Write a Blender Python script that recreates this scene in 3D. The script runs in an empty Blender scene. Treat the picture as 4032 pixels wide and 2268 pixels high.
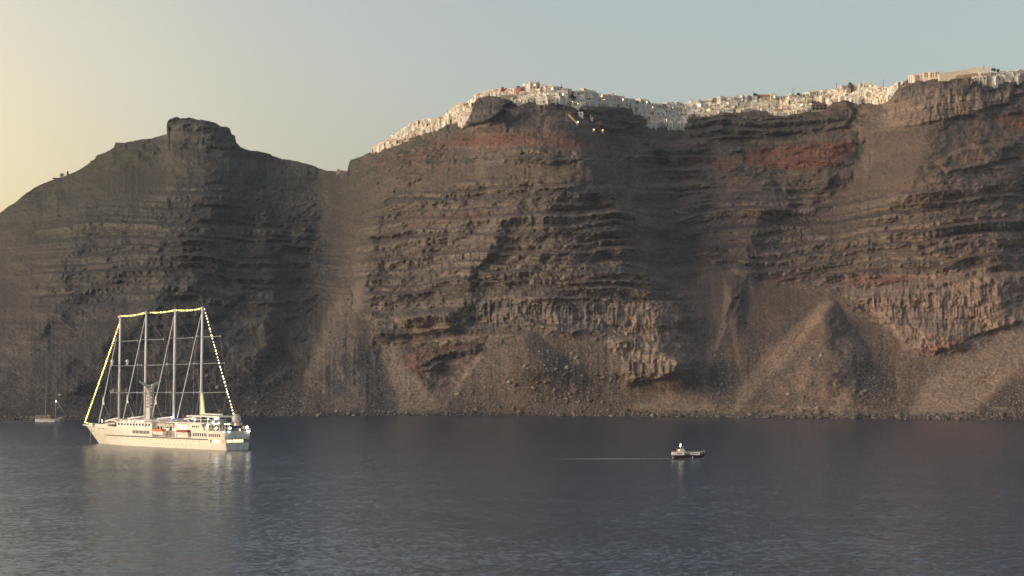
import bpy, bmesh, math, random
import numpy as np
from mathutils import Vector, Matrix

# ------------------------------------------------------------------ camera
SC = bpy.context.scene
COL = SC.collection
CAM_H = 41.0
HFOV = math.radians(26.5)
FPX = 2016.0 / math.tan(HFOV / 2)            # focal length in photo pixels
HORIZON = 1398.0
PITCH = math.atan((HORIZON - 1134.0) / FPX)
cam_d = bpy.data.cameras.new("camera")
cam = bpy.data.objects.new("camera", cam_d)
COL.objects.link(cam)
cam.location = (0, 0, CAM_H)
cam.rotation_euler = (math.pi / 2 + PITCH, 0, 0)
cam_d.angle = HFOV
cam_d.clip_start = 1.0
cam_d.clip_end = 60000.0
SC.camera = cam

# ------------------------------------------------------------------ light
SUN_AZ = math.radians(-112)       # clockwise from the view direction (+Y)
SUN_EL = math.radians(9)
world = bpy.data.worlds.new("World")
SC.world = world
world.use_nodes = True
wt = world.node_tree
for n in list(wt.nodes):
    wt.nodes.remove(n)
wo = wt.nodes.new("ShaderNodeOutputWorld")
bg = wt.nodes.new("ShaderNodeBackground")
sky = wt.nodes.new("ShaderNodeTexSky")
sky.sky_type = 'NISHITA'
sky.sun_disc = False
sky.sun_elevation = SUN_EL
sky.sun_rotation = SUN_AZ
sky.altitude = 0
sky.air_density = 1.0
sky.dust_density = 3.0
sky.ozone_density = 1.0
hs = wt.nodes.new("ShaderNodeHueSaturation")
hs.inputs["Saturation"].default_value = 0.76
wt.links.new(sky.outputs[0], hs.inputs["Color"])
# afterglow low in the west, beyond the left-hand ridge
GLOW = Vector((math.sin(math.radians(-24)), math.cos(math.radians(-24)), 0.0))
wtc = wt.nodes.new("ShaderNodeTexCoord")
def wmath(op, a, c=0.0):
    n = wt.nodes.new("ShaderNodeMath"); n.operation = op
    for i, s in enumerate((a, c)):
        if isinstance(s, (int, float)): n.inputs[i].default_value = s
        else: wt.links.new(s, n.inputs[i])
    return n.outputs[0]
def wdot(v):
    n = wt.nodes.new("ShaderNodeVectorMath"); n.operation = 'DOT_PRODUCT'
    wt.links.new(wtc.outputs["Generated"], n.inputs[0]); n.inputs[1].default_value = v
    return n.outputs["Value"]
gl = wmath('POWER', wmath('MAXIMUM', wdot(GLOW), 0.0), 34.0)
wide = wmath('POWER', wmath('MAXIMUM', wdot(GLOW), 0.0), 5.0)
def wscale(col, f):
    n = wt.nodes.new("ShaderNodeVectorMath"); n.operation = 'SCALE'
    n.inputs[0].default_value = col; wt.links.new(f, n.inputs["Scale"])
    return n.outputs[0]
def wadd(a, c):
    n = wt.nodes.new("ShaderNodeVectorMath"); n.operation = 'ADD'
    wt.links.new(a, n.inputs[0]); wt.links.new(c, n.inputs[1])
    return n.outputs[0]
skyc = wadd(hs.outputs[0], wadd(wscale((4.4, 3.15, 1.0), gl), wscale((0.62, 0.50, 0.60), wide)))
wt.links.new(skyc, bg.inputs[0])
bg.inputs[1].default_value = 0.088
wt.links.new(bg.outputs[0], wo.inputs[0])

sun_d = bpy.data.lights.new("sun", 'SUN')
sun_d.energy = 1.15
sun_d.color = (1.0, 0.79, 0.59)
sun_d.angle = math.radians(58)
sun = bpy.data.objects.new("sun", sun_d)
COL.objects.link(sun)
sd = Vector((math.sin(SUN_AZ) * math.cos(SUN_EL), math.cos(SUN_AZ) * math.cos(SUN_EL), math.sin(SUN_EL)))
sun.rotation_euler = sd.to_track_quat('Z', 'Y').to_euler()

vs = SC.view_settings
vs.view_transform = 'Standard'
vs.look = 'None'
vs.gamma = 1.0
vs.use_curve_mapping = False
vs.exposure = 1.22
SC.cycles.max_bounces = 6
SC.cycles.diffuse_bounces = 2
SC.cycles.glossy_bounces = 3

# ------------------------------------------------------------------ helpers
CP, SP = math.cos(PITCH), math.sin(PITCH)
def ray(px, py):
    a = (px - 2016.0) / FPX
    b = (1134.0 - py) / FPX
    return a, CP - b * SP, SP + b * CP
def at(px, py, d):
    """the point that shows at photo pixel (px, py) when it stands d metres away"""
    a, y, z = ray(px, py)
    return Vector((a / y * d, d, CAM_H + z / y * d))
def sea(px, py):
    a, y, z = ray(px, py)
    d = -CAM_H * y / z
    return Vector((a / y * d, d, 0))

def mat(name, col, rough=0.6, metal=0.0, emit=None, es=0.0, noise=0.0, nscale=1.0, spec=0.5):
    m = bpy.data.materials.new(name)
    m.use_nodes = True
    nt = m.node_tree
    b = nt.nodes["Principled BSDF"]
    b.inputs["Base Color"].default_value = (*col, 1)
    b.inputs["Roughness"].default_value = rough
    b.inputs["Metallic"].default_value = metal
    b.inputs["Specular IOR Level"].default_value = spec
    if noise:
        tc = nt.nodes.new("ShaderNodeTexCoord")
        nz = nt.nodes.new("ShaderNodeTexNoise")
        nz.inputs["Scale"].default_value = nscale
        nz.inputs["Detail"].default_value = 6
        nt.links.new(tc.outputs["Object"], nz.inputs["Vector"])
        mr = nt.nodes.new("ShaderNodeMapRange")
        mr.inputs[1].default_value = 0.3
        mr.inputs[2].default_value = 0.7
        mr.inputs[3].default_value = 1 - noise
        mr.inputs[4].default_value = 1 + noise * 0.4
        nt.links.new(nz.outputs[0], mr.inputs[0])
        mx = nt.nodes.new("ShaderNodeVectorMath")
        mx.operation = 'SCALE'
        mx.inputs[0].default_value = col
        nt.links.new(mr.outputs[0], mx.inputs["Scale"])
        nt.links.new(mx.outputs[0], b.inputs["Base Color"])
    if emit:
        b.inputs["Emission Color"].default_value = (*emit, 1)
        b.inputs["Emission Strength"].default_value = es
    return m

def tag(o, label=None, cat=None, group=None, kind=None):
    if label: o["label"] = label
    if cat: o["category"] = cat
    if group: o["group"] = group
    if kind: o["kind"] = kind
    return o

# ------------------------------------------------------------------ numpy noise
def _hash(ix, iy, seed):
    h = (ix.astype(np.int64) * 374761393 + iy.astype(np.int64) * 668265263 + seed * 982451653) & 0x7fffffff
    h = ((h ^ (h >> 13)) * 1274126177) & 0x7fffffff
    h = (h ^ (h >> 16)) & 0xffff
    return h.astype(np.float32) / 65535.0
def vnoise(x, y, seed=0):
    x0 = np.floor(x); y0 = np.floor(y)
    fx = x - x0; fy = y - y0
    fx = fx * fx * fx * (fx * (fx * 6 - 15) + 10)
    fy = fy * fy * fy * (fy * (fy * 6 - 15) + 10)
    a = _hash(x0, y0, seed); b = _hash(x0 + 1, y0, seed)
    c = _hash(x0, y0 + 1, seed); d = _hash(x0 + 1, y0 + 1, seed)
    return (a + (b - a) * fx) * (1 - fy) + (c + (d - c) * fx) * fy * 1.0
def fbm(x, y, seed=0, octaves=4, gain=0.5, ridged=False):
    s = 0; amp = 1.0; tot = 0
    for i in range(octaves):
        n = vnoise(x * (2.03 ** i) + 17.3 * i, y * (2.03 ** i) - 9.1 * i, seed + i) * 2 - 1
        if ridged: n = 1 - 2 * np.abs(n)
        s = s + n * amp; tot += amp; amp *= gain
    return s / tot
def sstep(a, b, x):
    t = np.clip((x - a) / (b - a), 0, 1)
    return t * t * (3 - 2 * t)
# ------------------------------------------------------------------ terrain
SKY = [(-1500,1560),(-900,1330),(-500,1130),(-200,960),(0,840),(22,820),(61,796),(105,760),(149,732),(193,713),(237,699),(276,684),
 (309,670),(342,649),(374,624),(381,611),(420,596),(447,583),(455,562),(486,563),(552,550),(607,542),(640,533),(664,527),
 (668,490),(672,474),(680,467),(694,460),(703,463),(709,467),(747,463),(774,470),(800,472),(824,477),(851,485),(869,497),(891,499),(905,505),
 (912,530),(927,535),(929,561),(937,566),(943,576),(957,585),(981,592),(1018,595),(1061,605),(1074,614),(1108,625),(1151,631),
 (1195,641),(1241,653),(1251,660),(1285,671),(1325,674),(1368,673),(1373,648),(1378,632),(1410,620),(1449,604),(1482,591),
 (1548,563),(1631,512),(1681,488),(1731,486),(1775,456),(1797,436),(1852,416),(1868,392),(1882,384),(1900,380),(1930,374),(1979,370),(2040,362),
 (2100,356),(2172,362),(2227,378),(2305,380),(2371,392),(2437,404),(2492,412),(2553,420),(2600,424),(2669,424),(2742,416),
 (2836,408),(2930,400),(3040,400),(3129,390),(3228,380),(3316,366),(3383,354),(3471,362),(3525,362),(3540,345),(3556,324),(3575,311),(3598,306),
 (3642,304),(3700,298),(3780,292),(3852,286),(3896,286),(3979,290),(4032,292),(4500,300),(5500,420)]
VLOW = [(1474,596),(1499,584),(1531,580),(1571,570),(1612,547),(1632,541),(1676,523),(1704,515),(1739,499),(1781,469),(1800,474),(1830,487),
 (1845,470),(1858,440),(1866,405),(1880,386),(1917,377),(1970,382),(2007,393),(2040,419),(2067,406),(2084,400),(2121,414),(2157,406),(2198,398),
 (2230,414),(2255,419),(2280,430),(2298,415),(2347,419),(2415,422),(2489,427),(2494,454),(2531,456),(2541,472),(2560,497),(2619,499),
 (2677,503),(2696,497),(2710,466),(2750,460),(2805,459),(2827,448),(2862,445),(2945,443),(2962,434),(3023,440),(3028,457),
 (3093,459),(3119,450),(3145,448),(3171,443),(3253,436),(3278,405),(3332,394),(3364,407),(3473,407),(3502,398),(3534,350),(3560,322)]
VTOP = [(1474,590),(1482,580),(1548,540),(1631,482),(1681,466),(1731,468),(1775,440),(1797,415),(1852,401),(1880,388),(1924,358),(1979,352),(2040,345),
 (2100,328),(2172,338),(2227,353),(2305,354),(2371,371),(2415,371),(2437,385),(2492,393),(2553,396),(2570,410),(2625,401),(2669,401),
 (2697,415),(2742,395),(2836,387),(2930,379),(2963,373),(3040,381),(3101,379),(3129,368),(3228,359),(3283,354),(3316,340),
 (3383,331),(3427,332),(3471,345),(3537,340),(3560,322)]
WAT = [(-1500,1672),(0,1654),(250,1655),(560,1648),(1000,1640),(1500,1636),(1900,1634),(2500,1640),(3000,1645),(3400,1650),(4032,1654),(5500,1660)]
RDG = [(-1500,2150),(0,1980),(450,1950),(780,1900),(1200,1900),(1372,1850),(1500,1810),(2000,1740),(2150,1715),(2350,1760),(2600,1850),(3000,1870),(3350,1865),
 (3530,1820),(3700,1785),(4032,1790),(5500,1850)]
def lut(tab, x):
    a = np.array(tab, dtype=np.float64)
    return np.interp(x, a[:, 0], a[:, 1])

def poly_mask(X, Y, pts, soft=20.0):
    """1 inside the polygon, falling to 0 over `soft` around its edge"""
    p = np.array(pts, dtype=np.float32)
    out = np.zeros(X.shape, np.float32)
    bb = (X > p[:, 0].min() - soft) & (X < p[:, 0].max() + soft) & (Y > p[:, 1].min() - soft) & (Y < p[:, 1].max() + soft)
    x = X[bb].astype(np.float32); y = Y[bb].astype(np.float32)
    inside = np.zeros(x.shape, bool)
    dist = np.full(x.shape, 1e9, np.float32)
    n = len(p)
    for i in range(n):
        x1, y1 = p[i]; x2, y2 = p[(i + 1) % n]
        c = ((y1 > y) != (y2 > y)) & (x < (x2 - x1) * (y - y1) / (y2 - y1 + 1e-9) + x1)
        inside ^= c
        ex, ey = x2 - x1, y2 - y1
        t = np.clip(((x - x1) * ex + (y - y1) * ey) / (ex * ex + ey * ey + 1e-9), 0, 1)
        dist = np.minimum(dist, np.hypot(x - x1 - t * ex, y - y1 - t * ey))
    sd_ = np.where(inside, dist, -dist)
    out[bb] = sstep(-soft, soft, sd_)
    return out
def spur(X, Y, pts, wl, wr):
    """ridge line through pts (top to bottom): 1 on the line, falling off over wl to the left and wr to the right"""
    p = np.array(pts, dtype=np.float64)
    cx = np.interp(Y, p[:, 1], p[:, 0])
    span = p[-1, 1] - p[0, 1]
    w = sstep(p[0, 1] - 50, p[0, 1] + min(240, span * 0.45), Y) * (1 - sstep(p[-1, 1] - min(160, span * 0.3), p[-1, 1] + 90, Y))
    d = X - cx
    d = np.sign(d) * (np.sqrt(d * d + 400.0) - 20.0)
    return np.where(d < 0, np.exp(-np.abs(d) / wl), np.exp(-np.abs(d) / wr)) * w

_gx = np.arange(-1500, 5501, 4.0)
_gy = lut(SKY, _gx)
_kr = np.hanning(61); _kr /= _kr.sum()
_gs = np.convolve(np.pad(_gy, 30, mode='edge'), _kr, mode='valid')
_k2 = np.hanning(141); _k2 /= _k2.sum()
_gr = np.convolve(np.pad(lut(RDG, _gx), 70, mode='edge'), _k2, mode='valid')
_gw = np.convolve(np.pad(lut(WAT, _gx), 70, mode='edge'), _k2, mode='valid')
def depth_field(PX, PY, full=True):
    """distance of the cliff for a photo direction, and its surface masks"""
    yw = np.interp(PX, _gx, _gw); ys = np.interp(PX, _gx, _gs)
    t = np.clip((yw - PY) / (yw - ys), 0, 1.0)
    a, ry, rz = ray(PX, PY)
    Dw = -CAM_H * ray(PX, yw)[1] / ray(PX, yw)[2]
    Dr = np.interp(PX, _gx, _gr)
    g = 0.15 * t + 0.85 * t ** 0.92
    D = Dw + (Dr - Dw) * g
    win = np.clip(t * 7, 0, 1)
    wx = PX + 26 * fbm(PX / 90, PY / 90, 3, 4) + 8 * fbm(PX / 22, PY / 22, 4, 3)
    wy = PY + 20 * fbm(PX / 90, PY / 90, 5, 4) + 6 * fbm(PX / 22, PY / 22, 6, 3)
    # big spurs (towards the camera) and gullies (away from it)
    S = 0
    wk = wx; wx = wx + 46 * fbm(PX / 240, PY / 150, 7, 3)
    S = S + 40 * spur(wx, PY, [(690,690),(668,760),(585,820),(600,880),(640,925),(613,1035),(613,1165),(470,1320),(300,1430),(265,1560),(240,1660)], 280, 200)
    S = S + 6 * spur(wx, PY, [(830,760),(800,900),(805,1150),(830,1300)], 70, 40)
    S = S + 22 * spur(wx, PY, [(330,700),(300,900),(240,1150),(120,1400)], 120, 80)
    S = S + 26 * spur(wx, PY, [(1040,800),(1050,1000),(1090,1250),(1000,1500)], 120, 60)
    S = S - 12 * spur(wx, PY, [(1330,700),(1240,950),(1230,1250),(1190,1640)], 220, 200)
    S = S + 62 * spur(wx, PY, [(2180,440),(2270,580),(2360,700),(2450,840),(2500,960),(2510,1060),(2550,1180),(2610,1300),(2660,1430),(2640,1560)], 360, 150)
    S = S + 13 * spur(wx, PY, [(2165,700),(2073,775),(2012,852),(1930,980),(1823,1165),(1785,1240),(1779,1360)], 140, 45)
    S = S + 18 * spur(wx, PY, [(1500,760),(1460,900),(1450,1100),(1480,1300)], 90, 60)
    S = S - 22 * spur(wx, PY, [(2640,520),(2680,700),(2700,900),(2720,1100),(2790,1300),(2860,1600)], 130, 220)
    S = S + 22 * spur(wx, PY, [(3010,700),(2960,860),(2930,1000),(2900,1120),(2870,1250)], 90, 60)
    S = S - 18 * spur(wx, PY, [(3400,420),(3390,560),(3350,700),(3290,800)], 50, 70)
    S = S + 46 * spur(wx, PY, [(3700,340),(3660,500),(3640,640),(3560,800)], 170, 160)
    S = S + 22 * spur(wx, PY, [(3930,900),(3940,1100),(3960,1250)], 200, 60)
    S = S - 10 * spur(wx, PY, [(4032,560),(4030,900),(4040,1200)], 40, 90)
    S = S + 30 * spur(wx, PY, [(3250,1185),(3260,1400),(3270,1640)], 230, 230)      # cone of scree
    S = S + 9 * spur(wx, PY, [(2870,1100),(2880,1240),(2830,1400),(2800,1480)], 60, 24)
    S = S + 26 * spur(wx, PY, [(1310,1230),(1260,1400),(1240,1640)], 60, 90)
    S = S + 14 * spur(wx, PY, [(2090,1330),(2080,1500),(2060,1640)], 240, 240)
    S = S + 50 * spur(wx, PY, [(4250,1250),(4180,1450),(4100,1660)], 330, 200)
    S = S + 30 * spur(wx, PY, [(1960,380),(1955,470)], 60, 70) * sstep(0.0, 0.06, 1 - t)
    D = D - S * win
    wx = wk
    # medium relief
    m = {}
    talus = np.maximum.reduce([
        poly_mask(wx, wy, [(1380,1100),(1450,1100),(1440,1200),(1400,1300),(1470,1400),(1480,1345),(1590,1370),(1600,1450),(1740,1580),(1900,1400),(2000,1330),(2340,1320),(2420,1400),(2480,1520),(2620,1510),(2740,1420),(2760,1250),(2780,1100),(2960,1110),(3230,1160),(3400,1260),(3480,1330),(3560,1390),(3700,1410),(4032,1275),(4300,1100),(4300,1700),(900,1700),(1200,1420),(1260,1250)], 26),
        poly_mask(wx, wy, [(2480,560),(2150,460),(1700,560),(2000,560),(2450,620)], 20) * 0.4,
        poly_mask(wx, wy, [(1700,650),(2380,650),(2440,730),(2150,700),(1800,710),(1560,760)], 14),
        poly_mask(wx, wy, [(3430,520),(3740,510),(3800,560),(3640,700),(3380,880),(3200,960),(3180,900),(3330,760),(3420,640)], 22) * 0.8,
        poly_mask(wx, wy, [(350,700),(640,620),(640,720),(540,850),(420,800)], 30) * 0.8,
        poly_mask(wx, wy, [(1300,700),(1480,720),(1400,860),(1330,980),(1250,900)], 30) * 0.8,
        poly_mask(wx, wy, [(200,1400),(480,1180),(600,1200),(440,1340),(280,1440),(240,1660),(0,1660),(60,1450)], 30) * 0.7])
    m['talus'] = talus
    D = D - (5 + 8 * (1 - talus)) * win * fbm(wx / 230, wy / 150, 11, 3) - (1 + 5 * (1 - talus)) * win * fbm(wx / 70, PY / 45, 12, 5, 0.6)
    z0 = CAM_H + rz / ry * D


    rock = np.maximum.reduce([
        poly_mask(wx, wy, [(1400,960),(1500,780),(1800,720),(2150,700),(2420,720),(2520,900),(2560,1080),(2700,1180),(2700,1330),(2560,1380),(2420,1330),(2100,1310),(1700,1340),(1500,1350),(1440,1240)], 34),
        poly_mask(wx, wy, [(2760,860),(2900,760),(3200,800),(3560,740),(3800,700),(4300,620),(4300,1100),(3700,1130),(3250,1140),(2960,1110),(2780,1010)], 34),
        poly_mask(wx, wy, [(3320,1150),(3560,1100),(3900,1070),(4300,1040),(4300,1220),(4032,1260),(3800,1330),(3680,1390),(3560,1360),(3490,1260),(3400,1250)], 20),
        poly_mask(wx, wy, [(2400,1330),(2560,1330),(2690,1430),(2640,1490),(2480,1510),(2400,1470)], 16),
        poly_mask(wx, wy, [(3520,330),(3600,315),(3850,305),(3990,330),(3960,420),(3700,490),(3480,500),(3500,400)], 20),
        poly_mask(wx, wy, [(3880,340),(4300,320),(4300,420),(3980,440)], 18),
        poly_mask(wx, wy, [(2700,465),(3000,450),(3300,440),(3350,470),(3250,520),(2950,540),(2700,540)], 16),
        poly_mask(wx, wy, [(1862,385),(2010,385),(2040,400),(1990,450),(1930,480),(1850,495)], 10),
        poly_mask(wx, wy, [(2280,425),(2490,430),(2520,470),(2480,500),(2330,460)], 12),
        poly_mask(wx, wy, [(640,440),(930,440),(950,560),(900,600),(660,590)], 16) * 0.8,
        poly_mask(wx, wy, [(1366,600),(1420,600),(1700,570),(2200,590),(2500,600),(2480,660),(2000,640),(1600,640),(1400,690)], 16) * 0.7,
        poly_mask(wx, wy, [(1650,1390),(1760,1350),(1900,1345),(1880,1400),(1760,1410),(1640,1480),(1590,1430)], 8),
        poly_mask(wx, wy, [(200,880),(500,760),(900,720),(1250,800),(1300,1000),(1240,1200),(900,1280),(500,1250),(150,1200)], 60) * 0.85,
        poly_mask(wx, wy, [(2440,640),(2560,560),(2800,560),(2820,760),(2780,1000),(2700,1120),(2600,1080),(2540,900)], 30) * 0.8,
        poly_mask(wx, wy, [(3000,700),(3300,680),(3250,800),(2950,860),(2880,800)], 20) * 0.8,
        poly_mask(wx, wy, [(2900,560),(3330,560),(3300,680),(3000,700),(2850,690)], 20) * 0.7,
        poly_mask(wx, wy, [(3700,860),(3720,690),(3850,640),(3990,650),(3990,760),(3800,800)], 16) * 0.7,
    ])
    m['rock'] = rock
    massive = np.maximum.reduce([
        poly_mask(wx, wy, [(3300,1150),(3560,1110),(3900,1090),(4300,1060),(4300,1230),(4032,1260),(3800,1330),(3680,1390),(3560,1360),(3470,1250)], 18),
        poly_mask(wx, wy, [(1800,1190),(2000,1185),(2400,1190),(2640,1210),(2700,1330),(2560,1380),(2400,1300),(2100,1280),(1800,1300)], 18),
        poly_mask(wx, wy, [(3480,330),(3600,315),(3850,305),(3990,330),(3960,420),(3700,490),(3460,510)], 20),
        poly_mask(wx, wy, [(2400,1370),(2560,1350),(2690,1430),(2640,1490),(2480,1510),(2400,1470)], 12),
        poly_mask(wx, wy, [(1855,370),(1930,360),(2012,372),(2010,410),(1970,460),(1925,480),(1848,500)], 9),
        poly_mask(wx, wy, [(650,440),(930,440),(945,540),(900,570),(670,560)], 10) * 0.35])
    m['massive'] = massive
    village = sstep(-6, 8, lut(VLOW, PX) - PY) * sstep(1470, 1500, PX) * (1 - sstep(3525, 3550, PX))
    m['village'] = village
    rock = rock * (1 - village) * (1 - 0.95 * talus)
    step = (11 * poly_mask(wx, PY, [(1858,360),(1940,350),(2008,370),(2012,400),(1975,455),(1925,476),(1850,497),(1840,470)], 7)
          + 9 * poly_mask(wx, PY, [(2285,420),(2490,422),(2522,460),(2500,500),(2420,520),(2330,470)], 8)
          + 8 * poly_mask(wx, PY, [(2695,462),(2960,430),(3330,395),(3365,440),(3340,500),(3200,520),(2960,540),(2700,542)], 10)
          + 9 * poly_mask(wx, PY, [(3560,300),(3700,280),(4000,290),(3990,400),(3880,430),(3700,480),(3500,505),(3490,420)], 12)
          + 8 * poly_mask(wx, PY, [(3560,1120),(3900,1080),(4300,1050),(4300,1230),(4032,1265),(3800,1335),(3680,1395),(3565,1365),(3480,1250),(3330,1160)], 10)
          + 6 * poly_mask(wx, PY, [(2400,1360),(2560,1350),(2690,1430),(2640,1490),(2480,1510),(2400,1470)], 10)
          + 7 * poly_mask(wx, PY, [(3050,690),(3160,670),(3280,690),(3230,760),(3080,750)], 10)
          + 6 * poly_mask(wx, PY, [(2930,780),(3080,770),(3130,800),(3060,870),(2920,850)], 10)
          + 7 * poly_mask(wx, PY, [(3680,640),(3800,585),(4000,560),(4010,620),(3850,660),(3720,680)], 10)
          + 6 * poly_mask(wx, PY, [(2100,730),(2420,740),(2480,820),(2450,930),(2150,920),(2080,800)], 10)
          + 5 * poly_mask(wx, PY, [(1600,1400),(1760,1350),(1900,1350),(1880,1380),(1740,1400),(1650,1440)], 6))
    D = D - step * win * (1 - village)
    def cone(ax, ay, spread, d):
        h = np.maximum(PY - ay, 1.0)
        u = np.abs(wx - ax) / (h * spread)
        return d * np.clip(1.15 - np.sqrt(u * u + 0.07), 0, 1) * sstep(ay, ay + 120, PY)
    D = D - win * (cone(3262, 1150, 0.62, 30) + cone(2080, 1270, 0.95, 18) + cone(1345, 1060, 0.30, 11) + cone(2900, 1120, 0.26, 8) + cone(1740, 1560, 1.2, 8))
    # lava beds: cliffs and benches stacked up the face
    L = z0 + 9 * fbm(PX / 420, PY / 420, 21, 2) + 2.2 * fbm(PX / 110, PY / 90, 22, 3) - 0.006 * (PX - 2016) * sstep(2600, 4000, PX) * 2
    edges = np.array([-60,0,12,26,36,45,52,60,74,82,90,95,104,110,120,126,136,141,151,157,166,171,180,186,195,205,213,222,230,238,252,270,300,400], np.float64)
    k = np.clip(np.searchsorted(edges, L) - 1, 0, len(edges) - 2)
    lo = edges[k]; hi = edges[k + 1]
    ph = (L - lo) / (hi - lo)
    cl = 0.42 + 0.42 * vnoise(k * 3.7 + PX / 260, k * 1.3, 23)          # how much of the bed is cliff
    bench = np.where(ph < cl, 0.10 * ph / cl, 0.10 + 0.90 * (ph - cl) / (1 - cl + 1e-6))
    pres = 0.25 + 0.95 * sstep(-0.30, 0.12, fbm(PX / 240, k * 7.7 + PY / 300, 27, 3)) * (0.35 + 0.65 * vnoise(k * 5.31, k * 0.7, 28))
    terr = pres * (bench - ph) * (hi - lo) * 1.25
    cliff = rock * (1 - sstep(cl - 0.05, cl + 0.06, ph)) * sstep(0.0, 0.05, ph) * np.clip(pres * 1.1, 0, 1)
    massive = massive * (1 - talus); cliff = np.maximum(cliff, massive * (1 - village))
    m['cliff'] = cliff; m['bed'] = k; m['ph'] = ph
    broken = 0.6 + 0.6 * np.clip(fbm(PX / 190, PY / 60, 24, 3) + 0.5, 0, 1)
    D = D + terr * (rock * (1 - massive) * 1.7 * broken + 0.45 * (1 - talus)) * win * (1 - village)
    if not full:
        return D, m
    # columns and flutes in the cliffs, runnels in the scree
    wpx = PX + 5 * fbm(PX / 30, PY / 50, 31, 3)
    colu = fbm(wpx / 11, PY / 70 + k * 5.1, 32, 2, 0.6, True); m['col'] = colu
    col = colu * 1.5 + fbm(wpx / 27, PY / 100 + k * 3.3, 33, 2, 0.5, True) * 1.9
    D = D - cliff * win * col * (1 + 1.0 * massive) * 0.7
    big = fbm(wx / 75, wy / 34, 34, 5, 0.55, True)
    D = D - win * (rock * 1.5 + 0.7 * (1 - talus)) * big * (1 - village)
    D = D - win * (0.8 + 1.2 * rock) * fbm(PX / 12, PY / 9, 35, 4, 0.75)
    streak = np.clip(1 - rock * 1.5, 0, 1)
    fall = (PX - 3260) * (PY - 1180) / 500.0 * poly_mask(PX, PY, [(2900,1660),(3200,1170),(3330,1170),(3650,1660)], 40)
    sx = PX - fall * 0.0 + (PY - 1300) * 0.25 * sstep(3500, 3800, PX)
    th = (wx - 3270) / np.maximum(PY - 1110, 20)
    fan = poly_mask(PX, PY, [(2880,1660),(3180,1190),(3300,1170),(3420,1330),(3560,1660)], 50)
    th2 = (wx - 4330) / np.maximum(PY - 700, 20)
    fan2 = poly_mask(PX, PY, [(3560,1660),(3700,1420),(4032,1270),(4300,1150),(4300,1660)], 50)
    D = D - win * 1.1 * (fan * fbm(th * 6, PY / 500, 38, 3, 0.6, True) + fan2 * fbm(th2 * 16, PY / 500, 39, 3, 0.6, True))
    m['streak'] = fan * fbm(th * 7, PY / 300, 45, 4) + fan2 * fbm(th2 * 18, PY / 400, 46, 4) + (1 - fan) * (1 - fan2) * fbm(PX / 26 - (PY - 1300) / 90 * np.sign(PX - 1500) * 0.6, PY / 500, 47, 4) * 0.8
    streak = streak * (1 - fan) * (1 - fan2)
    m['L'] = L
    D = D - streak * win * (0.9 * fbm(sx / 34, PY / 420, 36, 3, 0.6, True) + 0.5 * fbm(sx / 10, PY / 160, 37, 2))
    return D, m

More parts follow.
